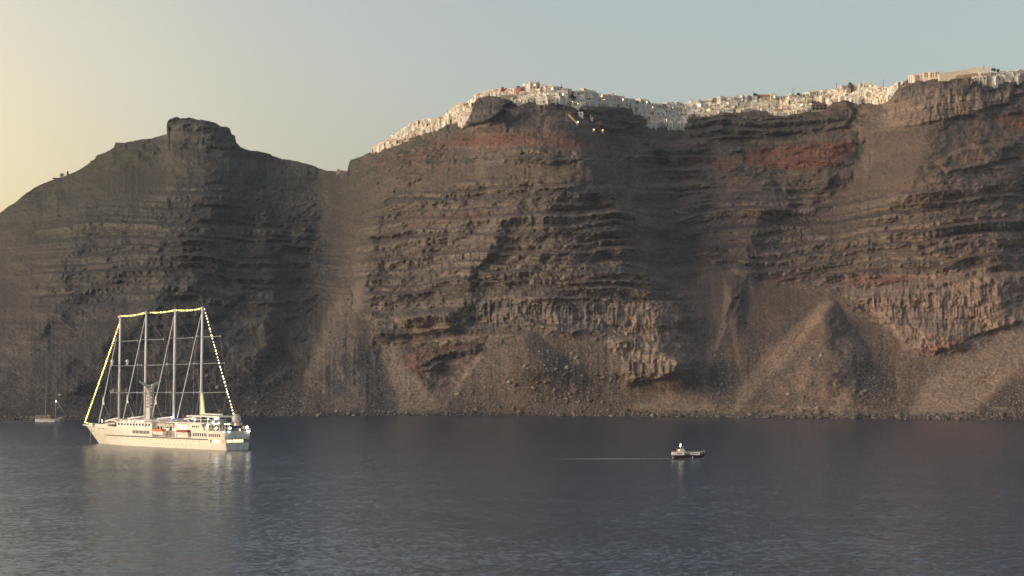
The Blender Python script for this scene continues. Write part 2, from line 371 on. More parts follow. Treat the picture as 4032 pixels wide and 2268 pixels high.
def relief_grid():
    fine = np.arange(-60, 4100, 2.8)
    xs = np.concatenate([np.arange(-1500, -60, 12), fine, np.arange(fine[-1] + 12, 5500, 12)])
    tr = np.concatenate([np.linspace(-0.03, 0, 3)[:-1], np.linspace(0, 1, 600)])
    X, T = np.meshgrid(xs, tr)
    yw = np.interp(X, _gx, _gw) + 3.2 * fbm(X / 60, X * 0, 41, 4); ys = lut(SKY, X)
    inner = sstep(0.0, 0.3, T)
    ys = ys + 2.0 * fbm(X / 17, X * 0, 42, 3) + 1.0 * fbm(X / 6, X * 0, 43, 2)
    ysm = np.interp(X, _gx, _gs)
    Y = yw + (ysm - yw) * T + (ys - ysm) * sstep(0.86, 1.0, T)
    return X, Y, T
def build_terrain():
    X, Y, T = relief_grid()
    D, m = depth_field(X, Y)
    a, ry, rz = ray(X, Y)
    s = D / ry
    wxx = a * s; wy_ = D; wz = CAM_H + rz * s
    # the overhanging western brow of the crag
    br = np.exp(-((X - 668) / 14.0) ** 2) * sstep(512, 488, Y) * (Y < 520)
    wxx = wxx - br * 2.6
    # ---------------- colours of rock, soil, red ash and scrub
    W1 = X + 22 * fbm(X / 70, Y / 70, 51, 4); W2 = Y + 16 * fbm(X / 60, Y / 60, 52, 4)
    n1 = fbm(X / 120, Y / 60, 53, 5); n2 = fbm(X / 14, Y / 14, 54, 4); n3 = fbm(X / 5, Y / 5, 55, 2)
    def C(*c): return np.array(c, np.float32)
    def mixc(base, c, w): return base + (c - base) * np.clip(w, 0, 1)[..., None]
    soil = C(0.170, 0.122, 0.094)
    col = np.empty(X.shape + (3,), np.float32); col[:] = soil
    col = mixc(col, C(0.130, 0.102, 0.084), sstep(-0.15, 0.5, n1))
    col = mixc(col, C(0.225, 0.165, 0.122), sstep(0.1, 0.6, fbm(X / 90, Y / 200, 56, 4)) * 0.8)
    rock = m['rock']; cliff = m['cliff']; massive = m['massive']
    bedtone = vnoise(m['bed'] * 7.31, X / 900, 57)
    rockc = C(0.140, 0.114, 0.096) + (bedtone[..., None] - 0.5) * C(0.10, 0.075, 0.058)
    col = col + (rockc - col) * (rock * 0.7)[..., None]
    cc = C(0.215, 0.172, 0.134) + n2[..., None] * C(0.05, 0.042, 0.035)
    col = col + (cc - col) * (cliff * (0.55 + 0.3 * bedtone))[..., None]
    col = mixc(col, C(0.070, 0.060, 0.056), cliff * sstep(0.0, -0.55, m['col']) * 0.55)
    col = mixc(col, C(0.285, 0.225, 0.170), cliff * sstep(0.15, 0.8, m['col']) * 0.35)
    # clinker and ledge shadow painted dark near the top of the beds, red scoria at the foot of some
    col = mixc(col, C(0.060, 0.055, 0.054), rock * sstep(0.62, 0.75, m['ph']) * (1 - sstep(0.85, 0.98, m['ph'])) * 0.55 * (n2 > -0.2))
    redbed = ((m['bed'] % 4) == 1).astype(np.float32)
    col = mixc(col, C(0.150, 0.078, 0.060), rock * redbed * sstep(0.80, 0.95, m['ph']) * 0.6)
    # warmer, paler rock in the great lower cliff on the right
    warm = np.maximum(poly_mask(W1, W2, [(3300,1120),(3560,1090),(4300,1040),(4300,1230),(4032,1270),(3800,1350),(3680,1400),(3450,1270)], 30),
                      poly_mask(W1, W2, [(2380,1200),(2640,1180),(2720,1340),(2680,1500),(2450,1520),(2380,1360)], 30) * 0.8)
    warm = np.maximum(warm, 0.8 * poly_mask(W1, W2, [(3480,390),(3700,330),(3900,380),(3800,460),(3500,510)], 26))
    warm = np.maximum(warm, 0.7 * poly_mask(W1, W2, [(1560,1260),(1900,1240),(1850,1350),(1600,1360)], 26))
    col = mixc(col, C(0.290, 0.205, 0.148), warm * 0.7)
    # red ash layers
    red = np.maximum.reduce([
        0.95 * poly_mask(W1, W2, [(2900,610),(3010,585),(3200,560),(3355,545),(3365,600),(3280,640),(3180,668),(3060,665),(2940,640)], 14),
        0.55 * poly_mask(W1, W2, [(2660,620),(2800,610),(2920,625),(2900,660),(2700,665)], 18),
        0.75 * poly_mask(W1, W2, [(1700,575),(1850,540),(2000,520),(2200,530),(2350,560),(2420,590),(2350,605),(2100,575),(1850,580),(1720,600)], 22),
        0.45 * poly_mask(W1, W2, [(1420,640),(1560,600),(1700,585),(1700,625),(1500,665)], 18),
        0.85 * poly_mask(W1, W2, [(3880,470),(3960,455),(4300,440),(4300,490),(4000,505)], 14),
        0.5 * poly_mask(W1, W2, [(3590,1385),(3660,1350),(3800,1320),(3800,1345),(3670,1392)], 9),
        0.6 * poly_mask(W1, W2, [(1585,1420),(1640,1390),(1760,1345),(1900,1345),(1900,1362),(1770,1380),(1700,1400),(1660,1440),(1690,1500),(1640,1480)], 9),
        0.7 * poly_mask(W1, W2, [(3330,1092),(3560,1075),(3600,1100),(3440,1122),(3330,1120)], 9),
        0.6 * poly_mask(W1, W2, [(3030,1095),(3110,1090),(3130,1115),(3040,1118)], 8),
        0.35 * poly_mask(W1, W2, [(1560,850),(1900,820),(1950,880),(1600,900)], 26)])
    col = mixc(col, C(0.225, 0.092, 0.064) , red * (0.82 + 0.35 * n2 + 0.3 * fbm(m['L'] * 0.3, X / 500, 66, 2)))
    tl = m['talus']
    col = col * (1 - 0.16 * tl)[..., None]
    col = mixc(col, C(0.275, 0.200, 0.146), tl * sstep(0.12, 0.5, m['streak']) * 0.4 * sstep(900, 1300, Y))
    col = mixc(col, C(0.100, 0.080, 0.068), tl * sstep(0.12, 0.5, -m['streak']) * 0.45 * sstep(900, 1300, Y))
    strat = fbm(m['L'] * 0.42, X / 900, 65, 3, 0.6) * (1 - 0.85 * m['talus']) * (0.55 + 0.45 * rock)
    col = col * (1 + 0.42 * strat)[..., None]
    # pale scree chutes; dark boulder fields, dark rock and painted spur shade
    pale = np.maximum.reduce([
        poly_mask(W1, Y, [(1400,1120),(1440,1110),(1420,1220),(1370,1310),(1430,1400),(1440,1600),(1270,1620),(1260,1400),(1270,1240)], 22) * 0.75,
        poly_mask(X, Y, [(1480,1350),(1560,1350),(1590,1440),(1700,1560),(1730,1600),(1720,1640),(1560,1640)], 18) * 0.9,
        poly_mask(X, Y, [(1880,1400),(1900,1400),(1760,1590),(1740,1640),(1715,1640)], 14),
        poly_mask(X, Y, [(3240,1190),(3290,1185),(3120,1400),(2960,1560),(2880,1640),(2920,1500),(3060,1350)], 18) * 0.9,
        poly_mask(X, Y, [(3290,1330),(3350,1330),(3370,1560),(3300,1640),(3280,1500)], 12) * 0.9,
        poly_mask(X, Y, [(4300,1100),(4032,1270),(3800,1350),(3650,1500),(3560,1650),(3800,1650),(4040,1420),(4300,1250)], 22) * 0.95,
        poly_mask(X, Y, [(2850,1090),(2880,1180),(2860,1290),(2800,1430),(2780,1430),(2840,1270),(2850,1180)], 9) * 0.9,
        poly_mask(X, Y, [(2500,1600),(2700,1540),(2870,1560),(2850,1650),(2400,1650)], 20) * 0.6,
        poly_mask(W1, W2, [(3330,420),(3370,410),(3440,600),(3420,700),(3370,600)], 14) * 0.4])
    col = mixc(col, C(0.285, 0.205, 0.148), pale * (0.9 + 0.2 * n2))
    dark = np.maximum.reduce([
        poly_mask(W1, W2, [(1420,1210),(1440,1300),(1500,1400),(1560,1560),(1560,1640),(1450,1640),(1430,1500),(1400,1350)], 20) * 0.8,
        poly_mask(W1, W2, [(2820,1380),(2860,1380),(2890,1560),(2870,1640),(2790,1600),(2800,1480)], 14) * 0.8,
        poly_mask(W1, W2, [(3400,1440),(3500,1400),(3520,1600),(3380,1640),(3360,1560)], 20) * 0.6,
        poly_mask(W1, W2, [(4300,1350),(4032,1500),(3880,1600),(3820,1660),(4300,1660)], 24) * 0.9,
        poly_mask(W1, W2, [(1700,1640),(1860,1480),(2100,1340),(2350,1420),(2460,1560),(2440,1640)], 40) * 0.35,
        poly_mask(W1, W2, [(2040,730),(2200,700),(2440,740),(2500,900),(2300,960),(2200,900),(2100,880)], 26) * 0.35,  # shadow side of the central spur, painted dark
        poly_mask(W1, W2, [(2600,840),(2760,880),(2760,1060),(2620,1040)], 40) * 0.5,  # shaded gully beside the spur, painted dark
        poly_mask(W1, W2, [(1862,380),(1930,360),(2010,372),(2030,405),(1980,460),(1925,480),(1852,496)], 9) * 0.85,
        poly_mask(W1, W2, [(2290,428),(2490,428),(2520,470),(2480,520),(2300,450)], 12) * 0.7,
        poly_mask(W1, W2, [(3590,306),(3850,304),(3980,330),(3990,370),(3700,350),(3560,380)], 12) * 0.5,
        poly_mask(W1, W2, [(3000,440),(3370,420),(3330,500),(3100,540),(2720,530),(2720,480)], 16) * 0.6])
    col = mixc(col, C(0.068, 0.062, 0.060), dark * (0.85 + 0.4 * n2))
    # haze and shade of the western mountain, put into its colour
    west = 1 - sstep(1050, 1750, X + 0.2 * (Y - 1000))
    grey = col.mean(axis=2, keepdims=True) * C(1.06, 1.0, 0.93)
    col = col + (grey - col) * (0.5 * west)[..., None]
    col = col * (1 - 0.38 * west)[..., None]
    # scrub
    veg = fbm(X / 60, Y / 34, 58, 4) * 0.6 + fbm(X / 9, Y / 9, 59, 3) * 0.8
    amount = 0.10 + 0.5 * sstep(0.55, 1.0, T) + 0.2 * sstep(0.0, -0.3, n1)
    col = mixc(col, C(0.066, 0.070, 0.046), sstep(0.35, 0.6, veg + amount * 0.6) * amount * (1 - massive))
    green = np.maximum.reduce([poly_mask(W1, W2, [(2575,590),(2620,580),(2640,620),(2610,655),(2580,640)], 12),
        poly_mask(W1, W2, [(3350,510),(3375,520),(3400,590),(3380,640),(3350,620),(3370,570)], 9),
        poly_mask(W1, W2, [(3110,1555),(3150,1555),(3150,1590),(3110,1590)], 8) * 0.8,
        poly_mask(W1, W2, [(3035,660),(3100,650),(3100,680),(3030,720)], 12) * 0.6])
    col = mixc(col, C(0.040, 0.052, 0.026), green * 0.9)
    # boulder speckle
    sp = fbm(X / 7, Y / 5, 60, 2)
    low = 1 - sstep(0.16, 0.42, T)
    col = col * (1 + (sp * 0.45) * (0.35 + 0.65 * low))[..., None]
    col = mixc(col, C(0.30, 0.26, 0.21), sstep(0.52, 0.7, fbm(X / 6, Y / 5, 61, 2)) * (0.12 + 0.5 * low) * (1 - west * 0.6))
    # pale rocks along the shore and the wet dark edge
    sh = (wz < 8) & (wz > 2.2)
    col = mixc(col, C(0.27, 0.215, 0.155), sh * sstep(2300, 2600, X) * sstep(-0.1, 0.4, fbm(X / 22, Y / 12, 62, 3)) * 0.8)
    col = mixc(col, C(0.030, 0.028, 0.027), 1 - sstep(0.8, 2.2, wz + n2))
    warmth = sstep(1900, 3300, X)[..., None]
    col = col * (1 + warmth * C(0.07, 0.0, -0.04)) * C(0.95, 0.99, 1.04)
    col = np.clip(col * (1 + 0.14 * n3[..., None]), 0.01, 0.6)

    # ---------------- land behind the skyline
    rows = [(6, 1.5), (18, 5), (45, 14), (110, 30), (260, 70), (600, 170), (1300, 330)]
    bx, by, bz, bc = [], [], [], []
    lx, ly, lz, lc = wxx[-1], wy_[-1], wz[-1], col[-1]
    for (dd, dz) in rows:
        k = (ly + dd) / ly
        bx.append(lx * k); by.append(ly + dd); bz.append(lz - dz); bc.append(lc)
    wxx = np.vstack([wxx, np.array(bx)]); wy_ = np.vstack([wy_, np.array(by)]); wz = np.vstack([wz, np.array(bz)])
    col = np.concatenate([col, np.array(bc)], axis=0)
    R, Cn = wxx.shape
    co = np.stack([wxx, wy_, wz], axis=2).astype(np.float32).reshape(-1)
    me = bpy.data.meshes.new("hillside")
    me.vertices.add(R * Cn)
    me.vertices.foreach_set("co", co)
    i = np.arange(R * Cn, dtype=np.int32).reshape(R, Cn)
    q = np.stack([i[:-1, :-1], i[:-1, 1:], i[1:, 1:], i[1:, :-1]], axis=2).reshape(-1, 4)
    nq = len(q)
    me.loops.add(nq * 4); me.polygons.add(nq)
    me.loops.foreach_set("vertex_index", q.reshape(-1))
    me.polygons.foreach_set("loop_start", np.arange(0, nq * 4, 4, dtype=np.int32))
    me.polygons.foreach_set("loop_total", np.full(nq, 4, np.int32))
    me.update()
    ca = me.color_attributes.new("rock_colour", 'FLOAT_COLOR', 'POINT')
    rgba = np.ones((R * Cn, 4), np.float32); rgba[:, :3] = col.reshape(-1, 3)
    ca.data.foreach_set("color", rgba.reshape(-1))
    o = bpy.data.objects.new("hillside", me)
    COL.objects.link(o)
    tag(o, "layered brown volcanic cliffs and scree slopes rising from the sea", None, None, "structure")
    mt = bpy.data.materials.new("volcanic_rock")
    mt.use_nodes = True
    nt = mt.node_tree; b = nt.nodes["Principled BSDF"]
    b.inputs["Roughness"].default_value = 0.95
    b.inputs["Specular IOR Level"].default_value = 0.15
    at_ = nt.nodes.new("ShaderNodeAttribute"); at_.attribute_name = "rock_colour"
    tc = nt.nodes.new("ShaderNodeTexCoord")
    nz = nt.nodes.new("ShaderNodeTexNoise"); nz.inputs["Scale"].default_value = 0.55; nz.inputs["Detail"].default_value = 5
    nz.inputs["Roughness"].default_value = 0.7
    nt.links.new(tc.outputs["Object"], nz.inputs["Vector"])
    mr = nt.nodes.new("ShaderNodeMapRange")
    mr.inputs[1].default_value = 0.3; mr.inputs[2].default_value = 0.7; mr.inputs[3].default_value = 0.62; mr.inputs[4].default_value = 1.4
    nt.links.new(nz.outputs[0], mr.inputs[0])
    vm = nt.nodes.new("ShaderNodeVectorMath"); vm.operation = 'SCALE'
    nt.links.new(at_.outputs["Color"], vm.inputs[0]); nt.links.new(mr.outputs[0], vm.inputs["Scale"])
    nt.links.new(vm.outputs[0], b.inputs["Base Color"])
    bp = nt.nodes.new("ShaderNodeBump"); bp.inputs["Strength"].default_value = 0.9; bp.inputs["Distance"].default_value = 2.0
    nt.links.new(nz.outputs[0], bp.inputs["Height"]); nt.links.new(bp.outputs[0], b.inputs["Normal"])
    me.materials.append(mt)
    return o
hillside = build_terrain()

# ------------------------------------------------------------------ sea
def build_sea():
    xs = [-30000, -3000, -700, 700, 3000, 30000]
    ys = [-8000, 100, 2300, 4000, 30000]
    me = bpy.data.meshes.new("sea")
    v = [(x, y, 0) for y in ys for x in xs]
    f = [(j * 6 + i, j * 6 + i + 1, j * 6 + i + 7, j * 6 + i + 6) for j in range(4) for i in range(5)]
    me.from_pydata(v, [], f)
    o = bpy.data.objects.new("sea", me); COL.objects.link(o)
    tag(o, "dark grey blue rippled sea water", None, None, "structure")
    mt = bpy.data.materials.new("sea_water"); mt.use_nodes = True
    nt = mt.node_tree; b = nt.nodes["Principled BSDF"]
    b.inputs["Base Color"].default_value = (0.005, 0.018, 0.044, 1)
    b.inputs["Roughness"].default_value = 0.22
    b.inputs["IOR"].default_value = 1.33
    tc = nt.nodes.new("ShaderNodeTexCoord")
    def noise(scale, stretch, rot, detail=4, rough=0.6):
        mp = nt.nodes.new("ShaderNodeMapping")
        mp.inputs["Scale"].default_value = stretch
        mp.inputs["Rotation"].default_value = (0, 0, rot)
        nt.links.new(tc.outputs["Object"], mp.inputs["Vector"])
        n = nt.nodes.new("ShaderNodeTexNoise"); n.inputs["Scale"].default_value = scale
        n.inputs["Detail"].default_value = detail; n.inputs["Roughness"].default_value = rough
        nt.links.new(mp.outputs[0], n.inputs["Vector"])
        return n.outputs[0]
    def math2(op, a, c):
        n = nt.nodes.new("ShaderNodeMath"); n.operation = op
        for i, s in enumerate((a, c)):
            if isinstance(s, (int, float)): n.inputs[i].default_value = s
            else: nt.links.new(s, n.inputs[i])
        return n.outputs[0]
    def slope(scale, stretch, rot, amp, detail=3, rough=0.55):
        """a random tilt of the surface, as a vector round zero"""
        mp = nt.nodes.new("ShaderNodeMapping")
        mp.inputs["Scale"].default_value = stretch
        mp.inputs["Rotation"].default_value = (0, 0, rot)
        nt.links.new(tc.outputs["Object"], mp.inputs["Vector"])
        n = nt.nodes.new("ShaderNodeTexNoise"); n.inputs["Scale"].default_value = scale
        n.inputs["Detail"].default_value = detail; n.inputs["Roughness"].default_value = rough
        nt.links.new(mp.outputs[0], n.inputs["Vector"])
        v = nt.nodes.new("ShaderNodeVectorMath"); v.operation = 'SUBTRACT'
        nt.links.new(n.outputs["Color"], v.inputs[0]); v.inputs[1].default_value = (0.5, 0.5, 0.5)
        w = nt.nodes.new("ShaderNodeVectorMath"); w.operation = 'MULTIPLY'
        nt.links.new(v.outputs[0], w.inputs[0]); w.inputs[1].default_value = (amp, amp, 0)
        return w.outputs[0]
    def vadd(a, c):
        n = nt.nodes.new("ShaderNodeVectorMath"); n.operation = 'ADD'
        nt.links.new(a, n.inputs[0]); nt.links.new(c, n.inputs[1]); return n.outputs[0]
    patch = noise(0.006, (0.35, 1.0, 1), 0.15, 4, 0.55)
    st = nt.nodes.new("ShaderNodeMapRange")
    st.inputs[1].default_value = 0.35; st.inputs[2].default_value = 0.65; st.inputs[3].default_value = 0.65; st.inputs[4].default_value = 1.1
    nt.links.new(patch, st.inputs[0])
    fine_ = slope(0.9, (1.0, 0.45, 1), 0.25, 0.38, 3, 0.6)
    mid_ = slope(0.34, (0.8, 0.8, 1), -0.3, 0.24, 3, 0.6)
    swell = slope(0.03, (0.6, 1.0, 1), 0.4, 0.08, 2, 0.5)
    tot = vadd(vadd(fine_, mid_), swell)
    sc_ = nt.nodes.new("ShaderNodeVectorMath"); sc_.operation = 'SCALE'
    nt.links.new(tot, sc_.inputs[0]); nt.links.new(st.outputs[0], sc_.inputs["Scale"])
    geo = nt.nodes.new("ShaderNodeNewGeometry")
    nn = nt.nodes.new("ShaderNodeVectorMath"); nn.operation = 'NORMALIZE'
    nt.links.new(vadd(sc_.outputs[0], geo.outputs["Normal"]), nn.inputs[0])
    nt.links.new(nn.outputs[0], b.inputs["Normal"])
    me.materials.append(mt)
    return o
sea_obj = build_sea()
# ------------------------------------------------------------------ mesh builder
class MB:
    def __init__(self): self.v = []; self.f = []; self.mi = []
    def add(self, vs, fs, mi=0):
        b = len(self.v); self.v += [tuple(p) for p in vs]
        self.f += [tuple(i + b for i in q) for q in fs]; self.mi += [mi] * len(fs)
        return self
    def box(self, x0, x1, y0, y1, z0, z1, mi=0, inset=0.0):
        i = inset
        vs = [(x0,y0,z0),(x1,y0,z0),(x1,y1,z0),(x0,y1,z0),(x0+i,y0+i,z1),(x1-i,y0+i,z1),(x1-i,y1-i,z1),(x0+i,y1-i,z1)]
        return self.add(vs, [(3,2,1,0),(4,5,6,7),(0,1,5,4),(1,2,6,5),(2,3,7,6),(3,0,4,7)], mi)
    def tube(self, p, q, r0, r1=None, n=8, mi=0):
        p = Vector(p); q = Vector(q); r1 = r0 if r1 is None else r1
        d = (q - p).normalized(); u = d.orthogonal().normalized(); w = d.cross(u)
        vs = []
        for c, r in ((p, r0), (q, r1)):
            for k in range(n):
                a = 2 * math.pi * k / n
                vs.append(c + u * math.cos(a) * r + w * math.sin(a) * r)
        fs = [(k, (k + 1) % n, n + (k + 1) % n, n + k) for k in range(n)]
        fs += [tuple(range(n))[::-1], tuple(range(n, 2 * n))]
        return self.add(vs, fs, mi)
    def ball(self, c, r, n=10, m=6, sz=1.0, mi=0):
        vs = [(c[0], c[1], c[2] - r * sz)]
        for j in range(1, m):
            t = math.pi * j / m
            for k in range(n):
                a = 2 * math.pi * k / n
                vs.append((c[0] + r * math.sin(t) * math.cos(a), c[1] + r * math.sin(t) * math.sin(a), c[2] - r * math.cos(t) * sz))
        vs.append((c[0], c[1], c[2] + r * sz))
        fs = [(0, 1 + (k + 1) % n, 1 + k) for k in range(n)]
        for j in range(m - 2):
            for k in range(n):
                a = 1 + j * n
                fs.append((a + k, a + (k + 1) % n, a + n + (k + 1) % n, a + n + k))
        l = len(vs) - 1; a = 1 + (m - 2) * n
        fs += [(l, a + k, a + (k + 1) % n) for k in range(n)]
        return self.add(vs, fs, mi)
    def prism(self, pts, y0, y1, mi=0):
        """outline in the X-Z plane, thickness along Y"""
        n = len(pts)
        vs = [(x, y0, z) for x, z in pts] + [(x, y1, z) for x, z in pts]
        fs = [tuple(range(n)), tuple(range(2 * n - 1, n - 1, -1))] + [(k, n + k, n + (k + 1) % n, (k + 1) % n) for k in range(n)]
        return self.add(vs, fs, mi)
    def build(self, name, mats, parent=None, smooth=False):
        me = bpy.data.meshes.new(name); me.from_pydata(self.v, [], self.f)
        for m in (mats if isinstance(mats, (list, tuple)) else [mats]): me.materials.append(m)
        me.polygons.foreach_set("material_index", self.mi)
        bm = bmesh.new(); bm.from_mesh(me); bmesh.ops.recalc_face_normals(bm, faces=bm.faces); bm.to_mesh(me); bm.free()
        if smooth: me.polygons.foreach_set("use_smooth", [True] * len(me.polygons))
        o = bpy.data.objects.new(name, me); COL.objects.link(o)
        if parent: o.parent = parent
        return o
def empty(name, loc, rz=0.0):
    o = bpy.data.objects.new(name, None); o.empty_display_size = 1.0
    COL.objects.link(o); o.location = loc; o.rotation_euler = (0, 0, rz)
    return o
def bar(name, p, q, r, m, parent, r1=None, n=8):
    return MB().tube(p, q, r, r1, n).build(name, m, parent, True)

def hull_mesh(stations, stem, zbot, zbreak=8.0, flare=1.0):
    """stations: (x, half beam at waterline, half beam at deck, deck height); stem: metres the bow gains per metre of height"""
    mb = MB(); L = stations[-1][0]; N = 9
    ring = []
    for (x, wb, db, top) in stations:
        row = []
        for j in range(N):
            z = zbot + (top - zbot) * j / (N - 1)
            k = max(0.0, min(1.0, z / zbreak)) ** flare
            h = wb + (db - wb) * k
            if z < 0: h = wb * (1 - 0.10 * (z / zbot))
            xx = x * (1 + stem * max(z, 0) / L) if x > 0.6 * L else x
            if x > 0.6 * L:
                xx = x + stem * max(z, 0) * ((x - 0.6 * L) / (0.4 * L)) ** 1.5
            row.append((xx, h, z))
        ring.append(row)
    nS = len(ring)
    for sgn in (1, -1):
        vs = [(p[0], sgn * p[1], p[2]) for r in ring for p in r]
        fs = [(i * N + j, (i + 1) * N + j, (i + 1) * N + j + 1, i * N + j + 1) for i in range(nS - 1) for j in range(N - 1)]
        mb.add(vs, fs)
    for i in range(nS - 1):                                # deck and bottom
        for j, in ((N - 1,), (0,)):
            a, b = ring[i][j], ring[i + 1][j]
            mb.add([(a[0], a[1], a[2]), (a[0], -a[1], a[2]), (b[0], -b[1], b[2]), (b[0], b[1], b[2])], [(0, 1, 2, 3)])
    for i in (0, nS - 1):
        r = ring[i]
        mb.add([(p[0], p[1], p[2]) for p in r] + [(p[0], -p[1], p[2]) for p in r], [(j, j + 1, N + j + 1, N + j) for j in range(N - 1)])
    return mb

M = {}
M['hull_white'] = mat("hull_white", (0.82, 0.78, 0.66), 0.38, noise=0.10, nscale=0.35)
M['white'] = mat("ship_white", (0.80, 0.78, 0.74), 0.45)
M['dull_white'] = mat("dull_white_paint", (0.58, 0.56, 0.53), 0.6, noise=0.2, nscale=0.6)  # duller, unevenly toned white
M['dark'] = mat("dark_glass", (0.02, 0.022, 0.026), 0.2)
M['stripe'] = mat("dark_stripe", (0.03, 0.03, 0.035), 0.5)
M['teak'] = mat("teak_deck", (0.22, 0.15, 0.09), 0.7, noise=0.2)
M['wire'] = mat("rigging_wire", (0.45, 0.43, 0.40), 0.4, 0.4)
M['rope'] = mat("pale_rope", (0.6, 0.56, 0.5), 0.8)
M['sail'] = mat("sailcloth", (0.80, 0.77, 0.70), 0.8)
M['sail_glow'] = mat("sailcloth_painted_glow", (0.78, 0.72, 0.42), 0.8, emit=(1.0, 0.85, 0.35), es=0.12)  # yellow lamplight on the sail, put into colour and emission
M['blue'] = mat("blue_grey_awning", (0.32, 0.36, 0.46), 0.8)
M['orange'] = mat("orange_paint", (0.62, 0.17, 0.06), 0.5)
M['red'] = mat("dark_red_paint", (0.30, 0.035, 0.03), 0.5)
M['bulb'] = mat("bulb_yellow", (0.9, 0.8, 0.3), 0.5, emit=(1.0, 0.72, 0.20), es=1.5)
M['bulb_white'] = mat("bulb_warm_white", (0.9, 0.85, 0.6), 0.5, emit=(1.0, 0.82, 0.45), es=1.7)
M["lamp"] = mat("deck_lamp", (0.9, 0.9, 0.8), 0.5, emit=(1.0, 0.84, 0.50), es=5.0)
M['lamp_cool'] = mat("cool_lamp", (0.9, 0.9, 1.0), 0.5, emit=(0.86, 0.90, 1.0), es=7.0)
M['lit'] = mat("lit_pane", (0.8, 0.7, 0.4), 0.5, emit=(1.0, 0.78, 0.40), es=0.9)
M['red_dark'] = mat("dark_oxide_hull", (0.035, 0.018, 0.016), 0.45)
M['wood'] = mat("varnished_wood", (0.20, 0.09, 0.045), 0.45, noise=0.3, nscale=1.5)
M['foam'] = mat("foam", (0.19, 0.20, 0.215), 0.9, noise=0.3, nscale=0.8)

